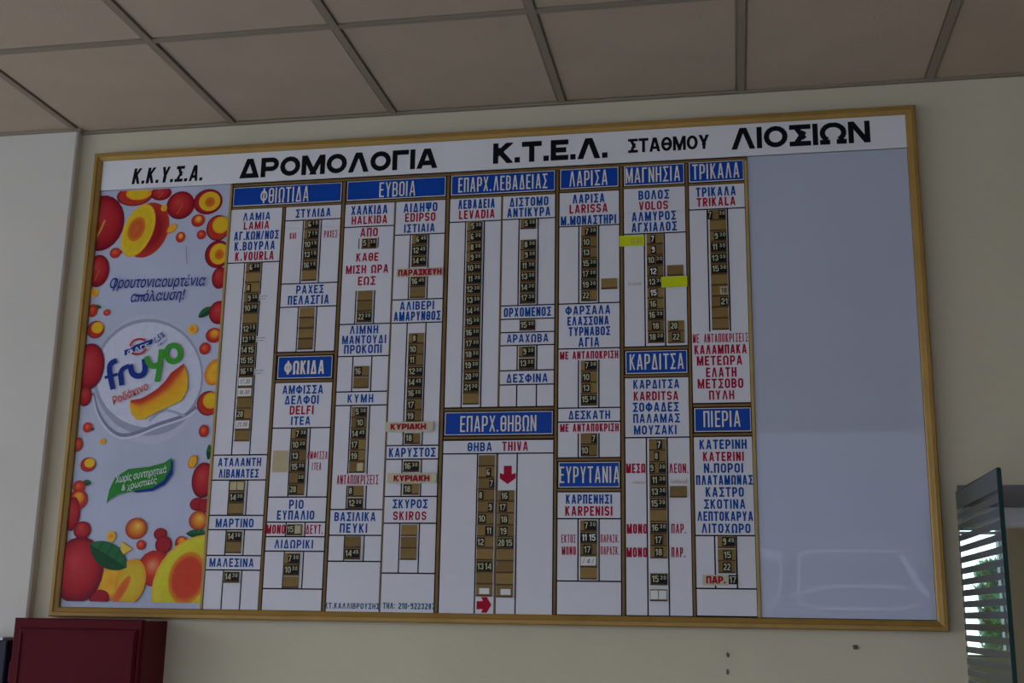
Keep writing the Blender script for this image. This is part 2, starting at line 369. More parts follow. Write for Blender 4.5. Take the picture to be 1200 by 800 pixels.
for x in xs:
    if -6 < x < 3.2: Geo().box(x-.0115, x+.0115, -7, -.012, CZ, CZ+.03).obj('grid_bar', 'bar', ceil)
for y in ys[1:]:
    if y > -7:
        for i in range(len(xs)-1):
            if xs[i] >= -6 and xs[i+1] < 3.3: Geo().box(xs[i]+.012, xs[i+1]-.012, y-.0105, y+.0105, CZ+.001, CZ+.031).obj('cross_bar', 'bar', ceil)
g = Geo(); g.box(-2.333, 3.2, -.016, .0, CZ-.003, CZ+.004); g.box(-6, -2.315, -.051, -.035, CZ-.003, CZ+.004); tag(g.obj('trim_1', 'bar'), kind='structure')

# ------------------------------------------------------------------ doorway with the glass leaf, and the porch behind it
g = Geo(); g.box(DX0, DX1, -.006, .10, DZ-.064, DZ, 0); g.box(DX0, DX1, .02, .08, DZ-.123, DZ-.064, 1)
g.box(DX1-.05, DX1, -.006, .10, 0, DZ-.123, 1)
o = g.obj('trim_2', ['header_dark', 'alu']); tag(o, kind='structure')
g = Geo(); PX0, PX1 = .2, 2.2                        # porch walls, one small window, and an unseen side opening added for light
g.box(PX0, PX0+.1, .18, 1.0, 0, 2.6).box(PX1, PX1+.1, .18, 1.0, 0, .9)
WX0, WX1, WZ0, WZ1 = .62, .985, 1.575, 2.14
g.box(PX0, WX0, 1.0, 1.12, 0, 2.6).box(WX1, PX1+.1, 1.0, 1.12, 0, 2.6).box(WX0, WX1, 1.0, 1.12, 0, WZ0).box(WX0, WX1, 1.0, 1.12, WZ1, 2.6)
tag(g.obj('wall_porch', 'wall'), kind='structure')
g = Geo(); g.box(PX0, PX1+.1, .18, 1.12, 2.6, 2.7); tag(g.obj('ceiling_porch', 'tile'), kind='structure')
win = empty('window_1', (WX0, 1.05, WZ0)); tag(win, kind='structure')
g = Geo(); b_ = .008
g.box(WX0, WX0+b_, 1.03, 1.08, WZ0, WZ1).box(WX1-b_, WX1, 1.03, 1.08, WZ0, WZ1).box(WX0, WX1, 1.03, 1.08, WZ0, WZ0+b_).box(WX0, WX1, 1.03, 1.08, WZ1-b_, WZ1)
g.obj('window_frame', 'header_dark', win)
Geo().box(WX0+b_, WX1-b_, 1.052, 1.056, WZ0+b_, WZ1-b_).obj('pane', 'glass', win)
bl = empty('window_blind', (WX0, 1.0, WZ1), 'half-raised pale slatted blind seen through the top of the striped glass leaf', 'blind')
for k in range(7):
    z = WZ1-.02-k*.0145
    g = Geo(); g.poly([(WX0+.01, .99, z), (WX1-.01, .99, z), (WX1-.01, .974, z-.0115), (WX0+.01, .974, z-.0115)]).poly([(WX0+.01, .99, z-.001), (WX1-.01, .99, z-.001), (WX1-.01, .974, z-.0125), (WX0+.01, .974, z-.0125)])
    g.obj('slat', 'slat', bl)
# glass leaf standing open at a right angle to the wall
LX, LY0, LY1, LZ = .655, -.612, -.03, CH + .375
leaf_ = empty('door_1', (LX, LY1, 0)); tag(leaf_, kind='structure')
Geo().box(LX-.004, LX+.004, LY0+.006, LY1, .02, LZ).obj('glass_pane', 'glass', leaf_)
Geo().box(LX-.0055, LX+.0055, LY0, LY0+.006, .02, LZ).obj('glass_edge', 'edge', leaf_)
Geo().box(LX-.0045, LX+.0045, LY0, LY1, LZ, LZ+.004).obj('glass_edge', 'edge', leaf_)
pitch = .0315; z = LZ
fb = None
k = 0
while z > .06:
    h_ = .0185 if k else .05
    Geo().box(LX-.0052, LX-.0042, LY0+.006, LY1, z-h_, z-.0005).obj('film_band', 'film', leaf_)
    z -= h_+.013; k += 1
for zz in (.35, 1.2):
    Geo().box(LX-.006, LX+.012, LY1-.01, -.0, zz-.04, zz+.04).obj('hinge', 'metal', leaf_)

# ------------------------------------------------------------------ outside
g = Geo(); g.box(-40, 40, -60, -7.2, -.12, -.06); tag(g.obj('ground', 'asphalt'), kind='structure')
g = Geo(); g.box(-10, 20, 2.2, 30, -.12, -.06); tag(g.obj('ground_behind', 'asphalt'), kind='structure')
def shrub(x, y, z0, h, r, n, label, seed):
    R_ = random.Random(seed); e = empty('shrub', (x, y, -.06), label, 'shrub')
    g = Geo()
    for a in range(3):
        ax = .06*math.cos(a*2.1); ay = .06*math.sin(a*2.1)
        g.poly([(x-.02, y, -.06), (x+.02, y, -.06), (x+ax*2+.008, y+ay, z0+h*.7), (x+ax*2-.008, y+ay, z0+h*.7)]); g.poly([(x, y-.02, -.06), (x, y+.02, -.06), (x+ax*2, y+ay+.008, z0+h*.7), (x+ax*2, y+ay-.008, z0+h*.7)])
    g.obj('stem', 'bark', e)
    g = Geo()
    for i in range(n):
        th = R_.uniform(0, 6.283); rr = r*R_.random()**.5; zz = z0+h*R_.random(); px = x+rr*math.cos(th); py = y+rr*math.sin(th)
        a, b2 = R_.uniform(0, 6.283), R_.uniform(-.9, .9); L = R_.uniform(.03, .055); dx, dy, dz = L*math.cos(a)*math.cos(b2), L*math.sin(a)*math.cos(b2), L*math.sin(b2)
        sx, sy = -math.sin(a)*L*.32, math.cos(a)*L*.32
        g.poly([(px-dx, py-dy, zz-dz), (px+sx, py+sy, zz), (px+dx, py+dy, zz+dz), (px-sx, py-sy, zz)])
    o = g.obj('foliage', 'leaf', e); tag(o, kind='stuff')
shrub(1.715, 4.0, .3, 1.76, .27, 26000, 'green shrub outdoors glimpsed between the stripes of the glass leaf', 3)
co = empty('coach', (2.1, -20.5, 0), 'pale coach parked in the street, mirrored in the blank grey sheet', 'coach')
def cbox(name, m_, *a): return Geo().box(*a).obj(name, m_, co)
g = Geo(); cx = 2.1; CY = -18.3
prof = [(-1.25, .35), (1.25, .35), (1.25, 2.6), (1.12, 3.05), (.9, 3.2), (-.9, 3.2), (-1.12, 3.05), (-1.25, 2.6)]
n = len(prof); g.v += [(cx+x, CY, z) for x, z in prof] + [(cx+x, CY-9, z) for x, z in prof]
g.f += [tuple(range(n)), tuple(range(2*n-1, n-1, -1))] + [(i, i+n, (i+1) % n+n, (i+1) % n) for i in range(n)]; g.m += [0]*(n+2)
g.obj('body', 'coach', co)
for a in (0,):
    q = [(-1.02, 1.98), (-.6, 1.90), (.6, 1.90), (1.02, 1.98), (.98, 2.8), (.8, 2.9), (-.8, 2.9), (-.98, 2.8)]
    Geo().poly([(cx+x, CY+.02, z) for x, z in q]).obj('windscreen', 'coach_glass', co)
fr_ = [(-1.02, 1.98), (-.6, 1.90), (.6, 1.90), (1.02, 1.98), (.98, 2.8), (.8, 2.9), (-.8, 2.9), (-.98, 2.8)]
g = Geo()
for q in ribbon(fr_, .05, True): g.poly([(cx+a, CY+.03, b) for a, b in q])
for q in ribbon([(-1.15, 2.12), (-.5, 2.28), (.3, 2.3), (.95, 2.26)], .06): g.poly([(cx+a, CY+.035, b) for a, b in q])
g.obj('window_surround', 'trimwhite', co)
g = Geo()
for q in ribbon([(.75, 2.8), (1.0, 2.3), (1.3, 2.0)], .10) + ribbon([(1.15, 2.85), (1.25, 2.5), (1.45, 2.2)], .08): g.poly([(cx+a, CY+.3, b) for a, b in q])
g.obj('wiper', 'trimwhite', co)
fl = empty('mirrored_streak', (.6, -18.0, -.06), 'white shape added in the street to give the bright streak mirrored at the left of the blank grey sheet', 'streak shape')  # invented shape, stands in for a bright streak mirrored in the sheet
g = Geo(); g.poly([(.42, -18, 2.95), (.80, -18, 2.84), (.80, -18, 2.68), (.42, -18, 2.78)])
for q in ribbon([(.78, 2.75), (.80, 2.5), (.76, 2.2), (.66, 1.98), (.56, 1.9), (.48, 1.98)], .05): g.poly([(a, -18, b) for a, b in q])
g.obj('streak_band', 'trimwhite', fl); Geo().box(.40, .43, -18.02, -17.99, -.06, 3.0).obj('streak_post', 'metal', fl)
sf = empty('backdrop_building', (0, -32, -.06), 'plain building added across the street behind the camera to even the tone mirrored in the blank grey sheet', 'building')  # unseen block added so the sheet mirrors an even tone
Geo().box(-40, 40, -36, -32, -.06, 8.5).obj('body', 'facade', sf)
for s in (-1, 1):
    cbox('mirror', 'coach', cx+s*1.42-.1, cx+s*1.42+.1, CY+.1, CY+.25, 2.0, 2.5); cbox('mirror_arm', 'dark', cx+min(s*1.1, s*1.45), cx+max(s*1.1, s*1.45), CY+.12, CY+.18, 2.5, 2.56)
    cbox('headlamp', 'light_grey', cx+s*.95-.15, cx+s*.95+.15, CY, CY+.04, .75, .95)
    for yy in (-2.2, -7.0):
        g = Geo(); P = [(cx+s*1.26, CY+yy+.5*math.cos(i*.524), .44+.5*math.sin(i*.524)) for i in range(12)]; Q = [(p[0]-s*.3, p[1], p[2]) for p in P]
        g.poly(P).poly(Q)
        for i in range(12): g.poly([P[i], P[(i+1) % 12], Q[(i+1) % 12], Q[i]])
        g.obj('wheel', 'dark', co)

# ------------------------------------------------------------------ red cabinet and dark box by the floor end of the left pier
cab = empty('hose_cabinet', (-2.065, -.085, .75), 'dark red enamelled metal wall cabinet below the left end of the timetable', 'cabinet')
g = Geo(); x0, x1, z0, z1 = -2.289, -1.845, .75, CH-.036
g.box(x0, x1, -.155, -.0, z0, z1); g.obj('body', 'red_side_lit', cab)
g = Geo(); g.box(x0-.002, x1+.001, -.171, -.1555, z0, z1+.004, bev=.004); g.obj('front_frame', 'red_metal', cab)
g = Geo(); g.box(x0+.022, x1-.012, -.178, -.1712, z0+.03, z1-.026, bev=.004); d_ = g.obj('door', 'red_metal', cab)
g = Geo()
for sx0, sx1, sz0, sz1 in ((x0+.03, x1-.02, z1-.040, z1-.036), (x0+.03, x1-.02, z0+.036, z0+.040), (x0+.03, x0+.034, z0+.04, z1-.04), (x1-.024, x1-.02, z0+.04, z1-.04)):
    g.box(sx0, sx1, -.1815, -.1782, sz0, sz1)
g.v = [(a+2.065, b+.085, c-.75) for a, b, c in g.v]; mesh_obj('raised_bead', g.v, g.f, 'red_metal', cab)
g = Geo(); g.box(x1-.05, x1-.035, -.192, -.1783, 1.08, 1.13, bev=.003); g.v = [(a+2.065, b+.085, c-.75) for a, b, c in g.v]; mesh_obj('latch', g.v, g.f, 'metal', cab)
for zz in (.9, 1.5):
    g = Geo(); g.box(x0-.006, x0-.0022, -.168, -.15, zz-.03, zz+.03); g.obj('hinge', 'red_side_lit', cab)
bx_ = empty('wall_box', (-2.45, -.1, 1.0), 'black box with a pale top strip at the bottom left edge, beside the red cabinet', 'box')
Geo().box(-2.62, -2.32, -.155, -.0352, 1.0, CH-.104, bev=.004).obj('body', 'dark', bx_)
Geo().box(-2.62, -2.34, -.15, -.04, CH-.104, CH-.095).obj('top_strip', 'light_grey', bx_)
nl = Geo().box(.337, .350, -.006, 0, 1.618, 1.630, bev=.002).obj('nail', 'bark'); tag(nl, 'tiny dark nail head in the wall under the blank grey sheet', 'nail')
for q_ in ((-.0300, 1.545),):
    Geo().poly([(q_[0]-.004, -.003, q_[1]-.008), (q_[0]+.003, -.003, q_[1]-.007), (q_[0]+.004, -.003, q_[1]+.006), (q_[0]-.003, -.003, q_[1]+.008)]).obj('wall_mark', 'bark', sc.objects['wall_back'])
plg = Geo()
P = [(-.0285+.004*math.cos(i*.785), 1.594+.008*math.sin(i*.785)+.002*math.cos(i*2.3)) for i in range(8)]
plg.poly([(a, -.003, b) for a, b in P])
for i in range(8): plg.poly([(P[i][0], -.003, P[i][1]), (P[(i+1) % 8][0], -.003, P[(i+1) % 8][1]), (P[(i+1) % 8][0], 0, P[(i+1) % 8][1]), (P[i][0], 0, P[i][1])])
tag(plg.obj('wall_plug', 'bark'), 'small brown wall plug below the frame, left of the nail head', 'plug')

# ------------------------------------------------------------------ the timetable board
UW, VH = 286.7, 164.6
BO = W(UW/2, VH, 0)
board = empty('timetable_board', BO, 'large gold-framed timetable board of blue headings, town names and time tiles hanging on the wall', 'timetable')
g = Geo(); bbox(g, .4, UW-.4, .4, VH-.4, 0.05, 1.2); bbox(g, 53.6, 233.2, 14.1, 161.4, 1.2, 1.84); g.obj('backing', 'black', board)
def rail(pts_fn, a0, a1, wdt):                    # mitred rail, stepped profile: (offset from the outer edge, depth)
    prof = [(0, 0.05), (0, 2.9), (.35, 3.4), (wdt*.45, 3.4), (wdt*.55, 3.0), (wdt*.86, 2.6), (wdt, 2.3), (wdt, 1.0)]
    g = Geo(); n = len(prof)
    A = [pts_fn(a0, o_, 0) + (dd,) for o_, dd in prof]; B = [pts_fn(a1, o_, 1) + (dd,) for o_, dd in prof]
    g.v += [W(*p) for p in A] + [W(*p) for p in B]
    g.f += [(i, i+1, i+1+n, i+n) for i in range(n-1)] + [tuple(range(n)), tuple(range(2*n-1, n-1, -1))]; g.m += [0]*(n+1)
    return g
FW = 3.1
rail(lambda a, o_, e: ((o_ if e == 0 else UW-o_), o_), 0, 1, FW-.3).obj('frame_rail', 'frame', board)
rail(lambda a, o_, e: ((o_ if e == 0 else UW-o_), VH-o_), 0, 1, FW).obj('frame_rail', 'frame', board)
rail(lambda a, o_, e: (o_, (o_ if e == 0 else VH-o_)), 0, 1, FW).obj('frame_rail', 'frame', board)
rail(lambda a, o_, e: (UW-o_, (o_ if e == 0 else VH-o_)), 0, 1, FW).obj('frame_rail', 'frame', board)
# header
D0 = 2.0
g = Geo(); bbox(g, 2.7, 283.7, 2.5, 14.0, 1.2, D0); hp = g.obj('header_panel', 'header', board)
def letters(parent, items, mi='k', face='cond', depth=D0+.03, tk=None, slant=0):
    g = Geo()
    for s, u0, u1, vc, h in items: put_text(g, s, u0, u1, vc, h, depth, 0, face, tk, 0, slant)
    L = board.matrix_world.translation
    v = [(a-L.x, b-L.y, c-L.z) for a, b, c in g.v]
    return mesh_obj('lettering', v, g.f, mi, parent)
letters(hp, [('Κ.Κ.Υ.Σ.Α.', 15.1, 42.3, 9.3, 6.0)], 'k', 'cond', tk=1.15, slant=.12)
letters(hp, [('ΔΡΟΜΟΛΟΓΙΑ', 56.4, 128.8, 8.7, 7.3)], 'k', 'title', tk=1.78)
letters(hp, [('Κ.Τ.Ε.Λ.', 148.3, 187.5, 8.3, 7.4)], 'k', 'title', tk=1.85)
letters(hp, [('ΣΤΑΘΜΟΥ', 194.4, 221.2, 8.25, 5.0)], 'k', 'title', tk=.98)
letters(hp, [('ΛΙΟΣΙΩΝ', 228.4, 272.5, 7.85, 7.5)], 'k', 'title', tk=1.7)
def strip(u0, u1, v0, v1, m_='strip', d1=1.98): g = Geo(); bbox(g, u0, u1, v0, v1, 1.2, d1, 0, .12); return g.obj('divider_strip', m_, board)
strip(54.4, 233.2, 14.45, 15.4)
for a, b_, v1 in ((95.2, 96.1, 161.4), (132.4, 133.4, 161.4), (170.2, 171.0, 161.4), (191.6, 192.5, 161.4), (213.2, 214.0, 161.4)): strip(a, b_, 15.6, v1)
strip(73.7, 74.4, 24.0, 75.9); strip(73.5, 74.4, 76.1, 161.4); strip(114.1, 114.6, 24.0, 161.4); strip(151.5, 152.0, 24.0, 95.9); strip(151.4, 151.95, 111.6, 161.4, 'strip')
strip(53.3, 54.25, 14.6, 161.3, 'gold', 2.3); strip(232.3, 233.3, 15.6, 161.4, 'gold', 2.3)
for a, b_, v in ((54.5, 95.0, 23.4), (96.4, 132.2, 23.4), (133.7, 170.0, 23.4), (171.2, 191.4, 23.0), (192.7, 213.0, 23.0), (214.2, 232.2, 23.0),
                 (74.6, 95.0, 76.65), (74.6, 95.0, 85.95), (133.7, 170.0, 96.75), (133.7, 170.0, 106.0), (171.2, 191.4, 113.4), (171.2, 191.4, 123.0),
                 (192.7, 213.0, 77.8), (192.7, 213.0, 86.7), (214.2, 232.2, 96.65), (214.2, 232.2, 105.9)):
    strip(a, b_, v-.42, v+.42, 'strip', 1.95)
TEXTS = [('ΛΑΜΙΑ', 58.9, 69.1, 26.8, 2.9, 'b'), ('LAMIA', 59.4, 68.9, 30.1, 2.9, 'r'), ('ΑΓ.ΚΩΝ/ΝΟΣ', 56.0, 72.6, 33.8, 3.2, 'b'), ('Κ.ΒΟΥΡΛΑ', 56.5, 71.5, 37.6, 3.2, 'b'), ('K.VOURLA', 57.0, 71.3, 41.3, 3.2, 'r'), ('ΑΤΑΛΑΝΤΗ', 56.1, 71.4, 113.3, 2.8, 'b'), ('ΛΙΒΑΝΑΤΕΣ', 56.6, 70.8, 117.1, 2.9, 'b'), ('ΜΑΡΤΙΝΟ', 56.8, 70.1, 133.5, 2.9, 'b'), ('ΜΑΛΕΣΙΝΑ', 55.6, 71.1, 146.4, 2.8, 'b'), ('ΣΤΥΛΙΔΑ', 78.4, 91.2, 26.5, 3.1, 'b'), ('ΚΑΙ', 76.7, 79.1, 34.6, 2.3, 'r'), ('ΡΑΧΕΣ', 89.2, 94.0, 34.5, 2.6, 'r'), ('ΡΑΧΕΣ', 80.2, 90.1, 54.1, 3.0, 'b'), ('ΠΕΛΑΣΓΙΑ', 77.4, 92.2, 57.8, 3.2, 'b'), ('ΑΜΦΙΣΣΑ', 77.4, 91.8, 89.0, 3.0, 'b'), ('ΔΕΛΦΟΙ', 78.4, 90.4, 92.5, 3.0, 'b'), ('DELFI', 80.4, 88.8, 96.0, 3.0, 'r'), ('ΙΤΕΑ', 81.1, 87.9, 99.6, 2.9, 'b'), ('ΑΜΦΙΣΣΑ', 87.4, 94.5, 111.2, 2.6, 'r'), ('ΙΤΕΑ', 89.3, 92.5, 114.9, 2.5, 'r'), ('ΡΙΟ', 82.1, 87.1, 127.4, 3.0, 'b'), ('ΕΥΠΑΛΙΟ', 78.1, 91.0, 130.9, 3.0, 'b'), ('ΜΟΝΟ', 74.7, 81.3, 135.5, 3.0, 'r'), ('ΔΕΥΤ.', 88.3, 94.4, 135.5, 3.0, 'r'), ('ΛΙΔΩΡΙΚΙ', 77.8, 91.1, 140.3, 2.8, 'b'), ('ΧΑΛΚΙΔΑ', 98.5, 111.7, 26.4, 3.3, 'b'), ('HALKIDA', 98.9, 111.7, 30.0, 3.0, 'r'), ('ΑΠΟ', 102.2, 108.5, 34.5, 3.1, 'r'), ('ΚΑΘΕ', 101.2, 109.1, 43.4, 3.0, 'r'), ('ΜΙΣΗ ΩΡΑ', 97.7, 112.8, 47.7, 3.0, 'r'), ('ΕΩΣ', 102.2, 108.4, 51.8, 3.1, 'r'), ('ΛΙΜΝΗ', 100.1, 110.1, 68.9, 2.9, 'b'), ('ΜΑΝΤΟΥΔΙ', 97.6, 113.0, 72.3, 2.9, 'b'), ('ΠΡΟΚΟΠΙ', 98.4, 111.6, 75.6, 3.0, 'b'), ('ΚΥΜΗ', 100.5, 109.4, 92.4, 2.8, 'b'), ('ΑΝΤΑΠΟΚΡΙΣΕΙΣ', 98.1, 112.3, 119.4, 3.1, 'r'), ('ΒΑΣΙΛΙΚΑ', 97.9, 111.9, 131.4, 2.9, 'b'), ('ΠΕΥΚΙ', 99.9, 109.2, 135.1, 3.0, 'b'), ('ΣΤ.ΚΑΛΛΙΒΡΟΥΣΗΣ', 96.1, 114.3, 159.7, 1.8, 't'), ('ΤΗΛ: 210-9223287', 115.5, 132.5, 159.5, 1.9, 't'), ('ΑΙΔΗΨΟ', 117.3, 129.3, 26.4, 3.3, 'b'), ('EDIPSO', 118.0, 128.7, 29.9, 3.1, 'r'), ('ΙΣΤΙΑΙΑ', 117.8, 128.6, 33.8, 3.0, 'b'), ('ΑΛΙΒΕΡΙ', 117.3, 129.2, 61.1, 3.0, 'b'), ('ΑΜΑΡΥΝΘΟΣ', 115.3, 131.5, 64.7, 3.2, 'b'), ('ΚΑΡΥΣΤΟΣ', 115.5, 131.2, 110.6, 3.0, 'b'), ('ΣΚΥΡΟΣ', 117.4, 129.1, 127.3, 2.9, 'b'), ('SKIROS', 117.7, 128.8, 131.1, 2.8, 'r'), ('ΛΕΒΑΔΕΙΑ', 136.5, 149.3, 26.1, 3.3, 'b'), ('LEVADIA', 136.9, 149.3, 29.8, 3.1, 'r'), ('ΔΙΣΤΟΜΟ', 154.3, 167.6, 26.2, 3.2, 'b'), ('ΑΝΤΙΚΥΡΑ', 153.5, 168.3, 29.9, 3.2, 'b'), ('ΟΡΧΟΜΕΝΟΣ', 153.0, 168.8, 64.5, 3.1, 'b'), ('ΑΡΑΧΩΒΑ', 154.1, 168.0, 73.4, 2.8, 'b'), ('ΔΕΣΦΙΝΑ', 154.2, 167.9, 86.7, 2.9, 'b'), ('ΘΗΒΑ', 141.8, 149.9, 109.0, 2.9, 'b'), ('THIVA', 153.2, 161.7, 108.9, 3.0, 'r'), ('ΛΑΡΙΣΑ', 175.7, 186.5, 26.1, 3.2, 'b'), ('LARISSA', 174.7, 187.5, 29.6, 3.1, 'r'), ('Μ.ΜΟΝΑΣΤΗΡΙ', 171.8, 190.3, 33.6, 3.2, 'b'), ('ΦΑΡΣΑΛΑ', 173.5, 188.3, 64.5, 3.0, 'b'), ('ΕΛΑΣΣΟΝΑ', 174.2, 187.8, 68.1, 3.0, 'b'), ('ΤΥΡΝΑΒΟΣ', 174.6, 188.2, 71.6, 3.0, 'b'), ('ΑΓΙΑ', 177.8, 184.7, 75.2, 3.1, 'b'), ('ΜΕ ΑΝΤΑΠΟΚΡΙΣΗ', 171.8, 190.8, 79.5, 2.6, 'r'), ('ΔΕΣΚΑΤΗ', 174.7, 188.1, 99.1, 2.8, 'b'), ('ΜΕ ΑΝΤΑΠΟΚΡΙΣΗ', 172.0, 190.8, 103.2, 2.6, 'r'), ('ΚΑΡΠΕΝΗΣΙ', 174.0, 188.6, 125.9, 2.9, 'b'), ('KARPENISI', 173.8, 188.7, 129.6, 3.0, 'r'), ('ΕΚΤΟΣ', 172.6, 177.2, 138.2, 2.5, 'r'), ('ΜΟΝΟ', 172.8, 177.2, 141.9, 2.6, 'r'), ('ΠΑΡΑΣΚ.', 185.0, 191.0, 138.1, 2.4, 'r'), ('ΠΑΡΑΣΚ.', 185.0, 191.0, 141.8, 2.5, 'r'), ('ΒΟΛΟΣ', 197.7, 207.8, 25.9, 3.2, 'b'), ('VOLOS', 197.8, 207.4, 29.6, 3.0, 'r'), ('ΑΛΜΥΡΟΣ', 195.4, 209.9, 33.3, 3.2, 'b'), ('ΑΓΧΙΑΛΟΣ', 195.3, 210.1, 37.0, 3.2, 'b'), ('ΚΑΡΔΙΤΣΑ', 195.5, 210.1, 89.5, 2.9, 'b'), ('KARDITSA', 195.6, 209.7, 93.3, 2.9, 'r'), ('ΣΟΦΑΔΕΣ', 195.3, 209.8, 96.9, 3.0, 'b'), ('ΠΑΛΑΜΑΣ', 195.4, 210.1, 100.5, 2.9, 'b'), ('ΜΟΥΖΑΚΙ', 195.6, 209.0, 104.2, 2.9, 'b'), ('ΜΕΣΩ', 193.0, 199.1, 116.3, 3.0, 'r'), ('ΛΕΟΝ.', 206.5, 212.6, 116.4, 3.0, 'r'), ('ΜΟΝΟ', 193.1, 199.5, 135.1, 3.0, 'r'), ('ΠΑΡ.', 206.9, 211.5, 135.0, 2.9, 'r'), ('ΜΟΝΟ', 193.0, 199.4, 142.3, 3.0, 'r'), ('ΠΛΡ.', 206.8, 211.2, 142.2, 3.0, 'r'), ('ΤΡΙΚΑΛΑ', 216.5, 229.4, 25.8, 3.2, 'b'), ('TRIKALA', 216.7, 229.2, 29.3, 3.0, 'r'), ('ΜΕ ΑΝΤΑΠΟΚΡΙΣΕΙΣ', 214.6, 231.9, 75.0, 2.9, 'r'), ('ΚΑΛΑΜΠΑΚΑ', 215.0, 231.4, 78.7, 3.0, 'r'), ('ΜΕΤΕΩΡΑ', 215.7, 229.9, 82.3, 3.1, 'r'), ('ΕΛΑΤΗ', 218.5, 228.0, 86.1, 3.1, 'r'), ('ΜΕΤΣΟΒΟ', 215.8, 230.0, 89.7, 3.1, 'r'), ('ΠΥΛΗ', 219.3, 227.1, 93.4, 2.9, 'r'), ('ΚΑΤΕΡΙΝΗ', 216.0, 230.5, 109.0, 3.0, 'b'), ('KATERINI', 217.0, 229.5, 112.8, 2.9, 'r'), ('Ν.ΠΟΡΟΙ', 217.2, 229.2, 116.4, 3.0, 'b'), ('ΠΛΑΤΑΜΩΝΑΣ', 214.7, 232.0, 120.1, 3.0, 'b'), ('ΚΑΣΤΡΟ', 217.6, 229.2, 123.8, 3.0, 'b'), ('ΣΚΟΤΙΝΑ', 217.0, 229.6, 127.5, 2.9, 'b'), ('ΛΕΠΤΟΚΑΡΥΑ', 214.9, 231.8, 131.2, 2.9, 'b'), ('ΛΙΤΟΧΩΡΟ', 216.1, 230.9, 134.9, 2.9, 'b')]
PLATE_TEXTS = [('ΦΘΙΩΤΙΔΑ', 64.9, 82.8, 19.3, 5.6, 'w'), ('ΦΩΚΙΔΑ', 77.6, 91.8, 81.4, 4.7, 'w'), ('ΕΥΒΟΙΑ', 108.4, 121.3, 19.3, 5.4, 'w'), ('ΕΠΑΡΧ.ΛΕΒΑΔΕΙΑΣ', 136.4, 167.2, 19.1, 5.2, 'w'), ('ΕΠΑΡΧ.ΘΗΒΩΝ', 139.2, 164.3, 101.5, 5.2, 'w'), ('ΛΑΡΙΣΑ', 174.6, 187.5, 18.9, 5.4, 'w'), ('ΕΥΡΥΤΑΝΙΑ', 171.9, 191.0, 118.2, 5.2, 'w'), ('ΜΑΓΝΗΣΙΑ', 193.5, 211.5, 18.8, 5.3, 'w'), ('ΚΑΡΔΙΤΣΑ', 194.4, 211.6, 82.2, 5.1, 'w'), ('ΤΡΙΚΑΛΑ', 215.5, 230.7, 18.7, 5.3, 'w'), ('ΠΙΕΡΙΑ', 217.4, 228.8, 101.0, 5.1, 'w')]
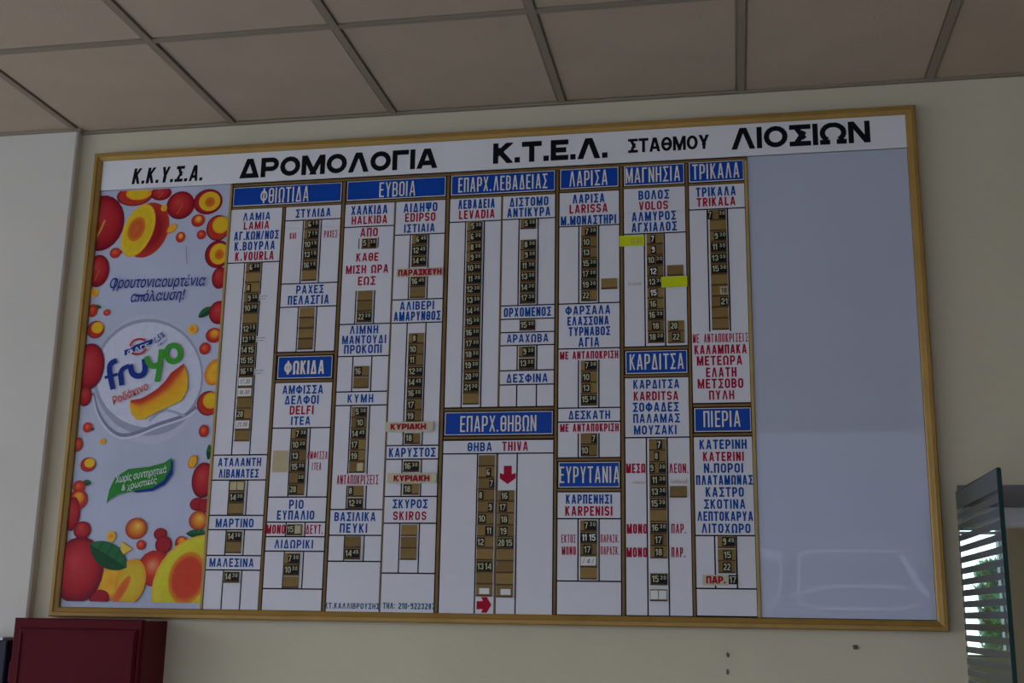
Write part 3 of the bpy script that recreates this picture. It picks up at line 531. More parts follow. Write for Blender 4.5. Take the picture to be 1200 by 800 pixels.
LANES = [
  ('1a', 61.4, 66.7, [(45.6, '6:30'), (49.5, ''), (52.9, '8'), (56.5, '9:30'), (60.3, '10:30'), (63.9, ''), (67.7, '12:15'), (71.3, '13:15'), (75.1, '14_15'), (78.5, '15_15'), (82.5, '16:15'), (86.3, 'w'), (89.9, 'w'), (93.4, ''), (97.1, '20'), (100.8, 'w'), (104.5, '')]) ,
  ('1a', 61.0, 66.1, [(121.4, 'pp'), (125.2, '14:30'), (128.9, '')]) ,
  ('1a', 60.9, 66.4, [(138.0, '14:30'), (141.6, '')]) ,
  ('1a', 61.2, 66.2, [(151.1, '14:30')]) ,
  ('1b', 81.8, 87.4, [(30.8, '6:15'), (34.5, '7:15'), (38.2, '10:15'), (41.9, '13:15'), (45.6, '16:15'), (49.3, '')]) ,
  ('1b', 82.0, 87.2, [(62.5, ''), (66.1, ''), (69.9, ''), (73.5, '')]) ,
  ('1b', 81.7, 87.1, [(104.1, '7:30'), (107.6, '10:30'), (111.2, '13'), (115.0, '15:30'), (118.8, '_:30'), (122.6, '20')]) ,
  ('1b', 81.6, 87.4, [(135.7, '15p')]) ,
  ('1b', 81.5, 86.9, [(145.0, '7:30'), (148.6, '10:30'), (152.5, '')]) ,
  ('2a', 102.5, 108.7, [(38.6, '5_:30')]) ,
  ('2a', 102.3, 107.6, [(57.2, ''), (60.8, ''), (64.6, '22:30')]) ,
  ('2a', 102.2, 107.6, [(83.3, '16'), (87.2, '')]) ,
  ('2a', 102.3, 107.3, [(97.1, '5:30'), (100.7, '10@.6'), (104.4, '14:45'), (108.2, '17'), (112.0, '19'), (115.4, '_p')]) ,
  ('2a', 102.0, 107.5, [(123.2, '8@.2'), (127.2, '12:30')]) ,
  ('2a', 102.0, 107.1, [(139.6, ''), (143.3, '14:45')]) ,
  ('2b', 120.6, 126.2, [(38.1, '6:45'), (41.9, '12:45'), (45.7, '14:45')]) ,
  ('2b', 120.7, 125.9, [(52.9, '16:45'), (56.7, '')]) ,
  ('2b', 120.9, 126.0, [(72.5, '8@.4'), (76.1, '10'), (79.8, '11'), (83.6, '12:30'), (87.3, '14:45'), (91.0, '16:30'), (95.0, '17'), (98.7, '19')]) ,
  ('2b', 120.5, 126.0, [(106.1, '18')]) ,
  ('2b', 120.4, 126.0, [(115.2, '16:30')]) ,
  ('2b', 120.7, 126.0, [(122.6, '18')]) ,
  ('2b', 120.6, 125.9, [(135.8, ''), (139.7, ''), (143.3, '')]) ,
  ('3a', 139.8, 145.2, [(34.2, '5:30'), (38.1, '6:30'), (41.7, '8:30'), (45.3, '9:30'), (49.0, '10:30'), (52.7, '11:30'), (56.3, '12:30'), (60.0, '13:30'), (63.8, '14:30'), (67.5, '15:30'), (71.2, '16:30'), (74.9, '17:30'), (78.5, '18:30'), (82.2, '19:30'), (86.1, '20:30'), (89.7, '21:30'), (93.3, '')]) ,
  ('3b', 158.3, 163.3, [(34.1, '5:30')]) ,
  ('3b', 158.4, 163.4, [(41.5, '8:30'), (45.2, '9:30'), (48.8, '11:30'), (52.6, '13:30'), (56.3, '14:30'), (59.9, '17:30')]) ,
  ('3b', 158.4, 163.5, [(69.0, '15:30')]) ,
  ('3b', 158.3, 163.5, [(78.0, '9:30'), (82.0, '13:30')]) ,
  ('T', 145.6, 150.9, [(113.6, ''), (117.5, '6@.65'), (121.2, '7@.85'), (124.8, '8@.2'), (128.5, '9@.8'), (132.2, '10@.3'), (135.9, '11@.75'), (139.7, '12@.25'), (143.4, ''), (147.1, '13_14'), (150.5, ''), (154.4, 's')]) ,
  ('T', 152.2, 157.4, [(124.9, '16@.4'), (128.5, '17@.32'), (132.2, '18@.4'), (135.8, '19@.4'), (139.7, '20_15'), (143.4, ''), (147.0, ''), (150.5, ''), (154.6, 's')]) ,
  ('4', 178.6, 184.0, [(37.8, '7:30'), (41.4, '10@.35'), (45.1, '13@.35'), (48.8, '15:30'), (52.4, '17:30'), (56.1, '19:30'), (59.8, '22')]) ,
  ('4', 185.3, 190.6, [(55.9, '')]) ,
  ('4', 178.6, 183.9, [(83.2, '7:30'), (87.0, '10@.35'), (90.6, '13@.35'), (94.3, '15:30')]) ,
  ('4', 178.7, 183.9, [(106.9, '7@.8'), (110.6, '10@.25')]) ,
  ('4', 178.6, 183.8, [(134.3, '7:30'), (138.1, '11_15'), (141.8, '17@.45'), (145.5, 'w'), (148.9, '')]) ,
  ('5', 200.3, 205.5, [(41.3, '7@.4'), (44.9, '9@.4'), (48.5, '10_:30'), (52.3, '12@.4'), (56.0, '13:30'), (59.7, '15@.4'), (63.3, '16@.35'), (66.9, '16:30'), (70.7, '18@.5'), (74.3, '18:30')]) ,
  ('5', 206.9, 211.8, [(52.2, '')]) ,
  ('5', 206.7, 211.9, [(70.8, '20@.4'), (74.5, '22@.5')]) ,
  ('5', 200.2, 205.7, [(109.0, '7@.62'), (112.4, '8@.45'), (116.1, '9_:30'), (119.9, '11:30'), (123.7, '13:30'), (127.5, '15:30'), (130.9, ''), (134.8, '16:30'), (138.6, '17@.5'), (142.3, '18@.5')]) ,
  ('5', 206.6, 211.8, [(123.7, '')]) ,
  ('5', 200.2, 205.5, [(150.4, '15:30')]) ,
  ('5', 200.1, 205.4, [(155.2, 'pp')]) ,
  ('6', 220.7, 226.0, [(34.0, '7_:30'), (37.5, ''), (41.1, '9:30'), (44.7, '11:30'), (48.6, '13:30'), (52.4, '15:30'), (56.2, ''), (59.7, '18@.85'), (63.4, '21@.8'), (67.0, ''), (70.6, '')]) ,
  ('6', 220.8, 226.2, [(139.1, '9:45'), (143.0, '15@.55'), (146.6, '22@.5')]) ,
]
FRUIT = [(26.7, 16.2, 4.1, 2.7, 0.0, 'red'), (16.5, 16.6, 7.0, 3.9, 0.0, 'wedge'), (4.4, 26.4, 9.0, 10.6, 0.0, 'redbig'), (21.6, 29.8, 8.4, 10.5, 18.0, 'halfside'), (34.6, 21.1, 5.4, 5.3, 0.0, 'red'), (45.0, 20.3, 5.5, 4.8, 0.0, 'half'), (41.8, 27.2, 2.6, 2.4, 0.0, 'small'), (32.1, 29.7, 2.4, 1.4, -40.0, 'slice'), (28.4, 21.9, 1.2, 1.2, 0.0, 'orange'), (35.6, 33.1, 1.8, 2.0, 0.0, 'small'), (43.5, 32.5, 1.8, 1.8, 0.0, 'redsm'), (12.8, 37.7, 0.9, 0.8, 0.0, 'leaf'), (11.0, 37.9, 2.1, 2.0, 0.0, 'redsm'), (4.9, 44.4, 4.5, 6.0, 0.0, 'red'), (4.4, 52.4, 1.6, 1.8, 0.0, 'orange'), (6.1, 57.6, 1.7, 0.7, 10.0, 'leaf'), (4.4, 59.0, 2.0, 2.4, 0.0, 'redsm'), (10.0, 59.9, 1.4, 1.2, 0.0, 'redsm'), (49.6, 30.3, 4.4, 4.8, 0.0, 'wedge'), (50.2, 40.0, 4.8, 5.1, 0.0, 'half'), (51.6, 48.7, 2.9, 4.0, 0.0, 'red'), (47.3, 60.9, 3.1, 1.5, -35.0, 'leaf'), (52.3, 61.2, 3.7, 4.2, 0.0, 'red'), (43.0, 66.9, 1.8, 1.8, 0.0, 'orange'), (51.1, 69.3, 3.1, 2.7, 0.0, 'slicered'), (48.1, 73.9, 2.1, 2.2, 0.0, 'redsm'), (52.4, 82.3, 3.6, 4.8, 20.0, 'slice'), (6.3, 66.0, 3.2, 3.2, 0.0, 'wedge'), (5.2, 79.3, 5.8, 8.4, 0.0, 'redbig'), (4.8, 89.8, 2.5, 3.6, 0.0, 'red'), (8.4, 101.4, 1.1, 0.6, 0.0, 'leaf'), (6.9, 100.8, 1.8, 1.8, 0.0, 'redsm'), (13.0, 105.8, 1.2, 1.1, 0.0, 'orange'), (3.9, 106.7, 1.8, 2.5, 0.0, 'redsm'), (8.4, 113.7, 2.8, 2.5, 0.0, 'wedge'), (8.6, 119.9, 1.6, 1.0, 10.0, 'leaf'), (5.9, 121.3, 2.4, 2.2, 0.0, 'redsm'), (5.9, 125.7, 3.6, 3.4, 0.0, 'slicered'), (4.4, 130.5, 2.8, 5.8, 0.0, 'redbig'), (8.6, 136.0, 3.2, 3.0, 0.0, 'red'), (19.5, 138.0, 1.7, 1.8, 0.0, 'orange'), (28.3, 135.4, 3.9, 3.6, 0.0, 'peach'), (30.6, 140.8, 1.7, 1.7, 0.0, 'redsm'), (37.2, 137.2, 2.3, 2.0, 0.0, 'dark'), (38.7, 140.7, 3.0, 2.9, 0.0, 'dark'), (45.0, 140.1, 2.3, 2.3, 0.0, 'slicered'), (50.0, 102.6, 1.8, 2.2, 0.0, 'redsm'), (50.9, 93.1, 4.1, 4.3, 0.0, 'wedge'), (46.8, 113.0, 1.6, 2.4, 20.0, 'slice'), (52.5, 109.8, 1.0, 2.6, 0.0, 'leaf'), (51.1, 119.3, 4.1, 6.0, 0.0, 'red'), (49.6, 127.3, 2.6, 2.2, 0.0, 'dark'), (52.5, 127.8, 2.3, 2.4, 0.0, 'dark'), (50.5, 132.7, 3.4, 3.2, 0.0, 'peach'), (50.4, 137.0, 4.0, 1.4, 0.0, 'leaf'), (24.8, 142.2, 2.8, 3.0, 0.0, 'yellow'), (20.5, 153.0, 5.4, 5.8, 0.0, 'slice'), (36.2, 148.5, 6.2, 6.0, 0.0, 'peachred'), (17.2, 158.1, 3.7, 2.5, 0.0, 'dark'), (28.0, 153.0, 5.4, 7.7, 12.0, 'yellowslice'), (8.6, 149.2, 9.4, 11.0, 0.0, 'redbig'), (19.1, 144.4, 8.2, 4.1, 28.0, 'bigleaf'), (55.3, 155.8, 19.5, 18.6, 0.0, 'yellowbig')]
PO = {'slice': [(22.2, 91.6), (26.3, 91.0), (31.7, 87.9), (34.6, 85.0), (36.3, 82.3), (40.8, 79.1), (42.7, 83.4), (43.0, 88.1), (41.2, 92.0), (35.5, 94.5), (31.2, 96.4), (27.9, 98.3), (25.1, 98.4), (22.9, 96.4), (22.1, 93.7)], 'slicered': [(26.3, 91.0), (31.7, 87.9), (34.6, 85.0), (36.3, 82.3), (40.8, 79.1), (40.0, 81.2), (37.8, 84.4), (35.5, 87.4), (32.5, 89.7), (29.5, 91.2)], 'f': [(15.3, 87.6), (14.2, 84.6), (13.0, 80.3), (13.4, 78.2), (15.6, 77.4)], 'f2': [(11.7, 83.4), (14.0, 82.9), (16.4, 82.3)], 'r': [(18.4, 86.3), (17.4, 81.6)], 'r2': [(17.4, 82.8), (17.8, 80.4), (20.6, 79.4)], 'u': [(20.9, 79.0), (21.7, 82.0), (23.6, 83.2), (25.9, 82.9), (26.8, 80.9), (26.0, 77.0)], 'y1': [(26.6, 76.2), (27.9, 79.1), (30.1, 80.1), (31.7, 78.9)], 'y2': [(32.1, 73.8), (32.0, 78.9), (31.5, 85.3)], 'o': [(39.3, 75.5), (39.3, 76.2), (39.1, 76.9), (38.7, 77.5), (38.2, 77.9), (37.6, 78.2), (36.9, 78.3), (36.2, 78.2), (35.6, 77.9), (35.0, 77.4), (34.5, 76.8), (34.2, 76.1), (34.0, 75.3), (34.0, 74.6), (34.2, 73.9), (34.6, 73.3), (35.1, 72.8), (35.7, 72.6), (36.4, 72.5), (37.1, 72.6), (37.8, 72.9), (38.4, 73.4), (38.9, 74.0), (39.2, 74.7), (39.3, 75.5)], 'banner': [(18.2, 73.8), (20.3, 73.3), (22.0, 72.1), (24.5, 71.3), (25.9, 70.9), (28.5, 69.9), (28.3, 71.8), (26.4, 72.2), (25.0, 73.5), (22.2, 74.3), (20.4, 74.5), (18.6, 75.9)], 'arc1': [(20.2, 72.4), (20.9, 70.7), (22.8, 69.9), (24.7, 70.0), (25.8, 70.6)], 'arc2': [(21.1, 74.9), (23.0, 75.5), (25.2, 75.0), (26.5, 73.3)], 'leaf': [(16.8, 127.2), (17.4, 122.2), (19.2, 118.1), (23.9, 115.3), (31.5, 114.6), (36.8, 113.2), (39.1, 111.7), (39.2, 115.2), (37.1, 119.2), (33.2, 121.8), (26.8, 122.7), (20.3, 124.0), (18.3, 125.4)], 'leafb': [(25.7, 122.7), (33.2, 121.8), (37.1, 119.2), (39.2, 115.2), (39.1, 111.7), (39.8, 113.2), (39.9, 117.2), (37.5, 120.7), (33.3, 122.8), (27.4, 123.4)], 'fold1': [(7.5, 88.7), (9.4, 94.7), (13.2, 100.1), (18.0, 103.5), (21.8, 103.9), (27.4, 102.4), (32.8, 100.1), (39.0, 98.4), (43.2, 97.0), (46.7, 94.4)], 'fold2': [(29.6, 98.9), (32.5, 96.3), (35.5, 95.1), (38.7, 95.9), (42.6, 97.3)], 'ring': [(48.2, 83.5), (48.2, 86.2), (47.9, 88.9), (47.3, 91.4), (46.3, 93.8), (45.0, 96.0), (43.5, 98.0), (41.6, 99.8), (39.6, 101.3), (37.3, 102.4), (34.9, 103.3), (32.3, 103.8), (29.7, 103.9), (27.1, 103.7), (24.4, 103.1), (21.8, 102.2), (19.3, 101.0), (16.9, 99.5), (14.7, 97.6), (12.7, 95.5), (11.0, 93.2), (9.5, 90.7), (8.4, 88.1), (7.6, 85.4), (7.1, 82.6), (7.0, 79.9), (7.3, 77.3), (7.9, 74.8), (8.8, 72.4), (10.1, 70.2), (11.8, 68.2), (13.6, 66.5), (15.8, 65.0), (18.1, 63.9), (20.6, 63.1), (23.2, 62.7), (25.9, 62.6), (28.7, 62.8), (31.4, 63.5), (34.0, 64.4), (36.5, 65.7), (38.9, 67.2), (41.1, 69.0), (43.0, 71.1), (44.6, 73.3), (46.0, 75.7), (47.1, 78.3), (47.8, 80.9)], 'disc': [(47.5, 83.6), (47.5, 85.9), (47.2, 88.2), (46.6, 90.4), (45.6, 92.5), (44.4, 94.4), (42.9, 96.1), (41.1, 97.6), (39.1, 98.8), (36.9, 99.8), (34.6, 100.5), (32.2, 100.9), (29.6, 101.1), (27.1, 100.9), (24.6, 100.4), (22.1, 99.6), (19.7, 98.6), (17.4, 97.2), (15.3, 95.6), (13.4, 93.9), (11.8, 91.9), (10.4, 89.7), (9.4, 87.5), (8.6, 85.1), (8.2, 82.7), (8.1, 80.2), (8.4, 77.7), (9.0, 75.3), (9.9, 73.1), (11.1, 71.0), (12.7, 69.1), (14.5, 67.5), (16.5, 66.1), (18.8, 65.0), (21.2, 64.3), (23.7, 63.9), (26.2, 63.8), (28.9, 64.0), (31.4, 64.6), (34.0, 65.5), (36.4, 66.7), (38.6, 68.1), (40.7, 69.9), (42.5, 71.8), (44.1, 74.0), (45.4, 76.2), (46.4, 78.6), (47.1, 81.1)], 'disc2': [(47.6, 84.7), (47.7, 87.6), (47.4, 90.5), (46.8, 93.3), (45.9, 95.9), (44.7, 98.3), (43.2, 100.5), (41.5, 102.4), (39.5, 104.0), (37.3, 105.2), (35.0, 106.1), (32.5, 106.7), (30.0, 106.8), (27.4, 106.6), (24.8, 106.0), (22.3, 105.0), (19.9, 103.7), (17.5, 102.1), (15.4, 100.1), (13.4, 97.8), (11.7, 95.3), (10.3, 92.6), (9.2, 89.8), (8.3, 86.8), (7.9, 83.8), (7.7, 80.8), (7.9, 77.8), (8.5, 75.0), (9.4, 72.3), (10.6, 69.8), (12.1, 67.5), (13.9, 65.5), (16.0, 63.9), (18.2, 62.6), (20.7, 61.7), (23.2, 61.2), (25.8, 61.0), (28.5, 61.3), (31.1, 62.0), (33.7, 63.1), (36.1, 64.5), (38.4, 66.2), (40.5, 68.3), (42.4, 70.6), (44.1, 73.2), (45.4, 75.9), (46.5, 78.7), (47.2, 81.7)], 't1': [(10.4, 49.9), (46.7, 50.2)], 't1h': [(28.5, 48.1), (28.9, 51.8)], 't2': [(19.0, 54.9), (39.4, 54.7)], 't2h': [(28.9, 52.5), (29.3, 57.1)], 't3': [(15.9, 91.5), (28.4, 86.4)], 't4': [(19.2, 74.7), (28.1, 71.7)], 't5': [(30.3, 70.1), (34.1, 67.7)], 't6': [(19.0, 119.3), (38.1, 115.7)], 't7': [(21.8, 122.0), (34.8, 119.2)], 'pin': [(38.3, 36.5), (39.2, 43.5)], 'yb': [(48.4, 151.0)], 'corner': [(4.8, 159.3), (53.0, 159.9)]}

G2 = .23                                          # half joint between panels
PLATES = [(54.7, 94.7, 15.75, 22.7), (75.2, 94.5, 77.5, 85.1), (96.7, 131.9, 15.65, 22.65), (133.9, 169.7, 15.5, 22.6), (134.0, 169.6, 97.6, 105.1),
          (171.5, 191.1, 15.4, 22.3), (171.6, 191.0, 114.2, 122.2), (193.0, 212.8, 15.4, 22.3), (193.1, 212.7, 78.6, 86.0), (214.4, 232.1, 15.3, 22.2), (214.6, 232.0, 97.5, 105.0)]
for (a, b_, v0, v1) in PLATES:
    for t_ in PLATE_TEXTS:
        m_ = (t_[1]+t_[2])/2
        if a < m_ < b_ and v0 < t_[3] < v1: break
    g = Geo(); bbox(g, a, b_, v0, v1, 1.2, 1.95, 1, .05); bbox(g, a+.25, b_-.25, v0+.25, v1-.25, 1.95, 2.0, 0)
    o = g.obj('heading_plate', ['blue', 'plate_text'], board)
    letters(o, [(t_[0], t_[1], t_[2], t_[3], t_[4])], 'plate_text', 'cond', 2.03, tk=.72)
# white panels cut by narrow black joints; each column is a stack of cells: n = name panel, f = full-width plain, l = three-lane time cell, ~ = joined to the cell above
COLS = {
 'a': (54.4, 73.3, 60.7, 67.1, 24.0, [('n', 43.6), ('l', 110.9), ('n', 119.3), ('l', 131.0), ('n', 135.7), ('l', 144.1), ('n', 148.8), ('l', 161.4)]),
 'b': (74.8, 94.8, 81.4, 88.0, 24.0, [('n', 29.0), ('l', 51.9), ('n', 60.2), ('l', 75.8)]),
 'B': (74.8, 94.8, 81.4, 88.0, 86.7, [('n', 102.0), ('l', 125.0), ('n', 133.2), ('l', 137.9), ('n', 142.6), ('l', 154.6), ('f', 161.4)]),
 'c': (96.5, 114.0, 101.7, 108.3, 24.1, [('n', 32.4), ('f', 55.2), ('~l', 66.9), ('n', 78.0), ('l', 90.1), ('n', 94.7), ('l', 117.6), ('~f', 121.3), ('~l', 129.1), ('n', 137.4), ('l', 145.7), ('f', 161.5)]),
 'd': (114.7, 132.0, 120.1, 126.6, 24.1, [('n', 36.0), ('l', 58.9), ('n', 67.0), ('l', 108.3), ('n', 112.8), ('l', 124.9), ('n', 133.5), ('l', 149.3), ('f', 161.5)]),
 'e': (133.8, 151.4, 139.3, 145.8, 24.0, [('n', 32.3), ('l', 95.9)]),
 'f': (152.1, 169.8, 157.7, 164.2, 24.0, [('n', 32.2), ('l', 62.2), ('n', 66.8), ('f', 71.3), ('n', 75.7), ('l', 84.1), ('n', 88.8), ('l', 95.9)]),
 'g': (133.8, 169.8, 145.2, 158.2, 107.0, [('n', 111.2), ('t', 161.5)]),
 'h': (171.4, 191.2, 177.9, 184.5, 23.8, [('n', 35.6), ('l', 62.2), ('n', 77.3), ('n', 81.1), ('~l', 96.8), ('n', 101.3), ('n', 105.0), ('~l', 112.6)]),
 'H': (171.4, 191.2, 177.9, 184.5, 123.8, [('n', 132.0), ('l', 151.2), ('f', 161.3)]),
 'i': (192.9, 212.9, 199.5, 206.0, 23.5, [('n', 39.2), ('l', 77.0)]),
 'I': (192.9, 212.9, 199.5, 206.0, 87.5, [('n', 106.6), ('l', 161.2)]),
 'j': (214.3, 232.1, 220.0, 226.5, 23.5, [('n', 31.8), ('l', 72.9), ('~f', 95.8)]),
 'J': (214.3, 232.1, 220.0, 226.5, 106.7, [('n', 137.1), ('l', 153.0), ('f', 161.0)]),
}
left = list(TEXTS)
def panel(u0, u1, v0, v1, own=True):
    parts = [(v0, v1)]
    if v0+1 < 31.8 < v1-1: parts = [(v0, 31.77), (31.83, v1)]
    o = None
    for p, q in parts:
        g = Geo(); bbox(g, u0, u1, p, q, 1.2, D0); o = g.obj('white_panel', 'white', board)
        mine = [t for t in left if u0-.6 <= (t[1]+t[2])/2 <= u1+.6 and p <= t[3] <= q and (t[2]-t[1]) < (u1-u0)+2.0] if own else []
        for key in ('b', 'r', 't'):
            for t in [t for t in mine if t[5] == key]: letters(o, [t[:5]], key, 'cond', 2.03)
        for t in mine: left.remove(t)
for key, (u0, u1, l0, l1, v, cells) in COLS.items():
    for n_, (kd, ve) in enumerate(cells):
        top = v + (0 if (n_ == 0 or kd[0] == '~') else G2); nxt = cells[n_+1][0] if n_+1 < len(cells) else ''
        bot = ve - (0 if (nxt[:1] == '~' or n_ == len(cells)-1) else G2)
        k = kd[-1]
        if k in 'nf': panel(u0, u1, top, bot)
        elif k == 'l': panel(u0, l0-G2, top, bot); panel(l0+G2, l1-G2, top, bot); panel(l1+G2, u1, top, bot)
        else: panel(u0, l0-G2, top, bot); panel(l0+G2, 151.3, top, bot); panel(152.05, l1-G2, top, bot); panel(l1+G2, u1, top, bot)
        v = ve
if left: print('UNPLACED', left)
g = Geo(); bbox(g, 233.4, 283.5, 14.35, 161.3, 1.2, 1.9); g.obj('blank_sheet', 'blank', board)
g = Geo()
for a, v0, v1 in ((101.8, 36.6, 40.4), (108.6, 36.4, 40.0)): bbox(g, a, a+.3, v0, v1, 2.0, 2.06)
g.obj('joint_line', 'black', board)
# slot blocks and number tiles
def block_geo(w_, h_):
    g = Geo()
    # back plate, a ledge along the foot and a lip along the head; origin in the middle
    def b(x0, x1, z0, z1, d, mi): g.box(x0/100, x1/100, -d/100, 0, z0/100, z1/100, mi)
    b(-w_/2, w_/2, -h_/2, h_/2, .25, 0); b(-w_/2, w_/2, -h_/2, -h_/2+.42, .5, 1); b(-w_/2, w_/2, h_/2-.3, h_/2, .36, 0)
    me = bpy.data.meshes.new('slot_block'); me.from_pydata(g.v, [], g.f)
    me.materials.append(M['slot']); me.materials.append(M['groove']); me.polygons.foreach_set('material_index', g.m); me.update(); return me
blocks = {}
BL = board.matrix_world.translation
def put_block(uc, vc, w_, h_):
    key = (round(w_, 1), round(h_, 1))
    if key not in blocks: blocks[key] = block_geo(w_, h_)
    o = bpy.data.objects.new('slot_block', blocks[key]); link(o, board); x, y, z = W(uc, vc, D0)
    o.location = (x-BL.x, y-BL.y, z-BL.z); return o
def number_tile(u0, u1, vc, items, white=False):
    g = Geo(); dv = rnd.uniform(-.08, .08); bbox(g, u0, u1, vc-1.38+dv, vc+1.42+dv, D0+.25, D0+.42, 0, .05)
    for s, a, b, c, h in items: put_text(g, s, a, b, c+dv, h, D0+.44, 1, 'cond', h*(.155 if h > 1.5 else .17))
    o = g.obj('number_tile', ['tile_black', 'digit_w' if white else 'digit'], board); return o
def hour(s, ua, vc):                               # (item, width of tile)
    w_ = 2.55 if len(s) == 2 else 1.6
    tw = 1.95 if len(s) == 2 else 1.15
    if s == '11': tw = 1.35
    return (s, ua+(w_-tw)/2, ua+(w_+tw)/2, vc, 2.0), w_
def minute(s, ua, vc): return (s, ua+.2, ua+1.95, vc-.42, 1.2), 2.3
slips = []
for name, u0, u1, rows in LANES:
    ww = 5.25; uc = (u0+u1)/2
    n_ = len(rows)
    pv = (rows[-1][0]-rows[0][0])/(n_-1) if n_ > 1 else 3.68
    for i, (v, t_) in enumerate(rows):
        v = rows[0][0]*(1-(i/(n_-1) if n_ > 1 else 0)) + rows[-1][0]*(i/(n_-1) if n_ > 1 else 0) if n_ > 3 and abs(pv-3.7) < .09 else v
        if n_ > 1:
            hh = min(pv, 3.75)-.02
        else: hh = 3.65
        put_block(uc, v, ww, hh)
        a, b = uc-ww/2+.1, uc+ww/2-.1
        vv = v-.12+.0
        j = rnd.uniform(-.08, .08)
        if t_ == '': 
            continue
        if t_ == 'w' or t_ == 's': slips.append((name, uc, vv, t_)); continue
        if t_ == 'pp':
            for q in ((a+.1, uc-.12), (uc+.12, b-.1)):
                g = Geo(); bbox(g, q[0], q[1], vv-1.3, vv+1.35, D0+.25, D0+.4, 0, .05); g.obj('blank_tile', 'pale' if name != '5' else 'paper', board)
            continue
        if t_.endswith('p'):
            g = Geo(); bbox(g, uc+.1, b-.3, vv-1.3, vv+1.3, D0+.25, D0+.4, 0, .05); o = g.obj('blank_tile', 'pale', board); t_ = t_[:-1]
            if t_ in ('', '_'): continue
            it, w_ = hour(t_, a, vv); number_tile(a, a+w_, vv, [it]); continue
        at_ = None
        if '@' in t_: t_, q = t_.split('@'); at_ = float(q)
        if '_:' in t_:                              # hour and minutes on separate tiles
            H_, m_ = t_.split('_:')
            it, w2 = minute(m_, b-2.2, vv); number_tile(b-2.2, b, vv, [it])
            if H_:
                off = -.7 if (name == '6') else (.35 if name == '2a' else 0)
                it, w_ = hour(H_, a+off, vv); number_tile(a+off, a+off+w_, vv, [it])
            continue
        if '_' in t_:                               # two large numbers side by side
            p, q = t_.split('_'); i1, w1 = hour(p, a, vv); i2, w2 = hour(q, a+2.5, vv); number_tile(a, a+5.05, vv, [i1, i2], name == '4'); continue
        if ':' in t_:
            p, q = t_.split(':'); w1 = 2.55 if len(p) == 2 else 1.55; ua = b-w1-2.3+j
            if name == '1b' and len(p) == 1: ua += .0
            i1, w1 = hour(p, ua, vv); i2, w2 = minute(q, ua+w1, vv); number_tile(ua, ua+w1+w2, vv, [i1, i2]); continue
        w1 = 2.55 if len(t_) == 2 else 1.55
        f_ = at_ if at_ is not None else .3
        ua = a-.1+f_*5.25-w1/2 + j; ua = max(a-.2, min(ua, b-w1+.2))
        if name == '6' and t_ == '18': 
            g = Geo(); bbox(g, ua, ua+w1, vv-1.3, vv+1.3, D0+.25, D0+.4, 0, .05); put_text(g, '18', ua+.4, ua+2.1, vv, 1.9, D0+.42, 1, 'cond', .26)
            g.obj('number_tile', ['pale', 'k'], board); continue
        it, w1 = hour(t_, ua, vv); number_tile(ua, ua+w1, vv, [it], name == '5' and t_ in ('7', '9', '12', '15'))
# extra tile beside the ΠΑΡ. slip
it, w_ = hour('17', 223.95, 150.35); number_tile(223.95, 226.5, 150.35, [it])
# red arrows
def arrow(pts):
    g = Geo(); g.poly([W(a, b, D0+.03) for a, b in pts]); g.obj('red_arrow', 'r', board)
arrow([(153.9, 115.2), (156.5, 115.2), (156.5, 117.9), (157.8, 117.5), (157.8, 119.2), (155.2, 121.1), (152.6, 119.2), (152.6, 117.5), (153.9, 117.9)])
arrow([(145.9, 157.7), (147.9, 157.6), (147.4, 156.4), (149.2, 156.4), (150.7, 158.8), (149.2, 161.2), (147.4, 161.2), (147.9, 160.1), (145.9, 160.2)])

# ------------------------------------------------------------------ loose slips stuck on the board (things of their own)
def sheet(name, u0, u1, v0, v1, m_, label, cat, d=2.55, group=None, tilt=0.0, curl=.12, d2=None, child=True):
    """thin paper strip with a slight curl, 0.04 cm thick"""
    e = empty(name, W((u0+u1)/2, v1, d), label, cat, group); n = 8; V = []; F = []
    for s in (0, .04):
        for i in range(n+1):
            k = i/n; u = u0+(u1-u0)*k; dd = d + curl*math.sin(k*math.pi*2.1+.5)*.5 + s
            V += [W(u, v0+tilt*(k-.5), dd), W(u, v1+tilt*(k-.5), dd)]
    m2 = 2*(n+1)
    for i in range(n):
        a = 2*i; F += [(a, a+1, a+3, a+2), (m2+a, m2+a+2, m2+a+3, m2+a+1), (a, a+2, m2+a+2, m2+a), (a+1, m2+a+1, m2+a+3, a+3)]
    F += [(0, m2, m2+1, 1), (2*n, 2*n+1, m2+2*n+1, m2+2*n)]
    L = e.matrix_world.translation
    mesh_obj('paper', [(x-L.x, y-L.y, z-L.z) for x, y, z in V], F, m_, e)
    return e
def on_slip(e, s, u0, u1, vc, h, col, d, tk=None, slope=0, slant=0, face='cond'):
    g = Geo(); put_text(g, s, u0, u1, vc, h, d, 0, face, tk, slope, slant); return g.obj('lettering', col, e)
e = sheet('paper_strip', 115.9, 132.0, 48.2, 51.1, 'oldpaper', 'yellowed paper strip reading ΠΑΡΑΣΚΕΥΗ in red under the Edipso times', 'label', 2.6, 'yellowed weekday strips'); on_slip(e, 'ΠΑΡΑΣΚΕΥΗ', 116.5, 131.6, 49.7, 2.2, 'r', 2.76, .55, face='title')
e = sheet('paper_strip', 114.0, 130.3, 100.6, 103.9, 'oldpaper', 'yellowed paper strip reading ΚΥΡΙΑΚΗ in red above the ΚΑΡΥΣΤΟΣ name panel', 'label', 2.6, 'yellowed weekday strips'); on_slip(e, 'ΚΥΡΙΑΚΗ', 115.9, 127.9, 102.2, 2.0, 'r', 2.76, .55, face='title')
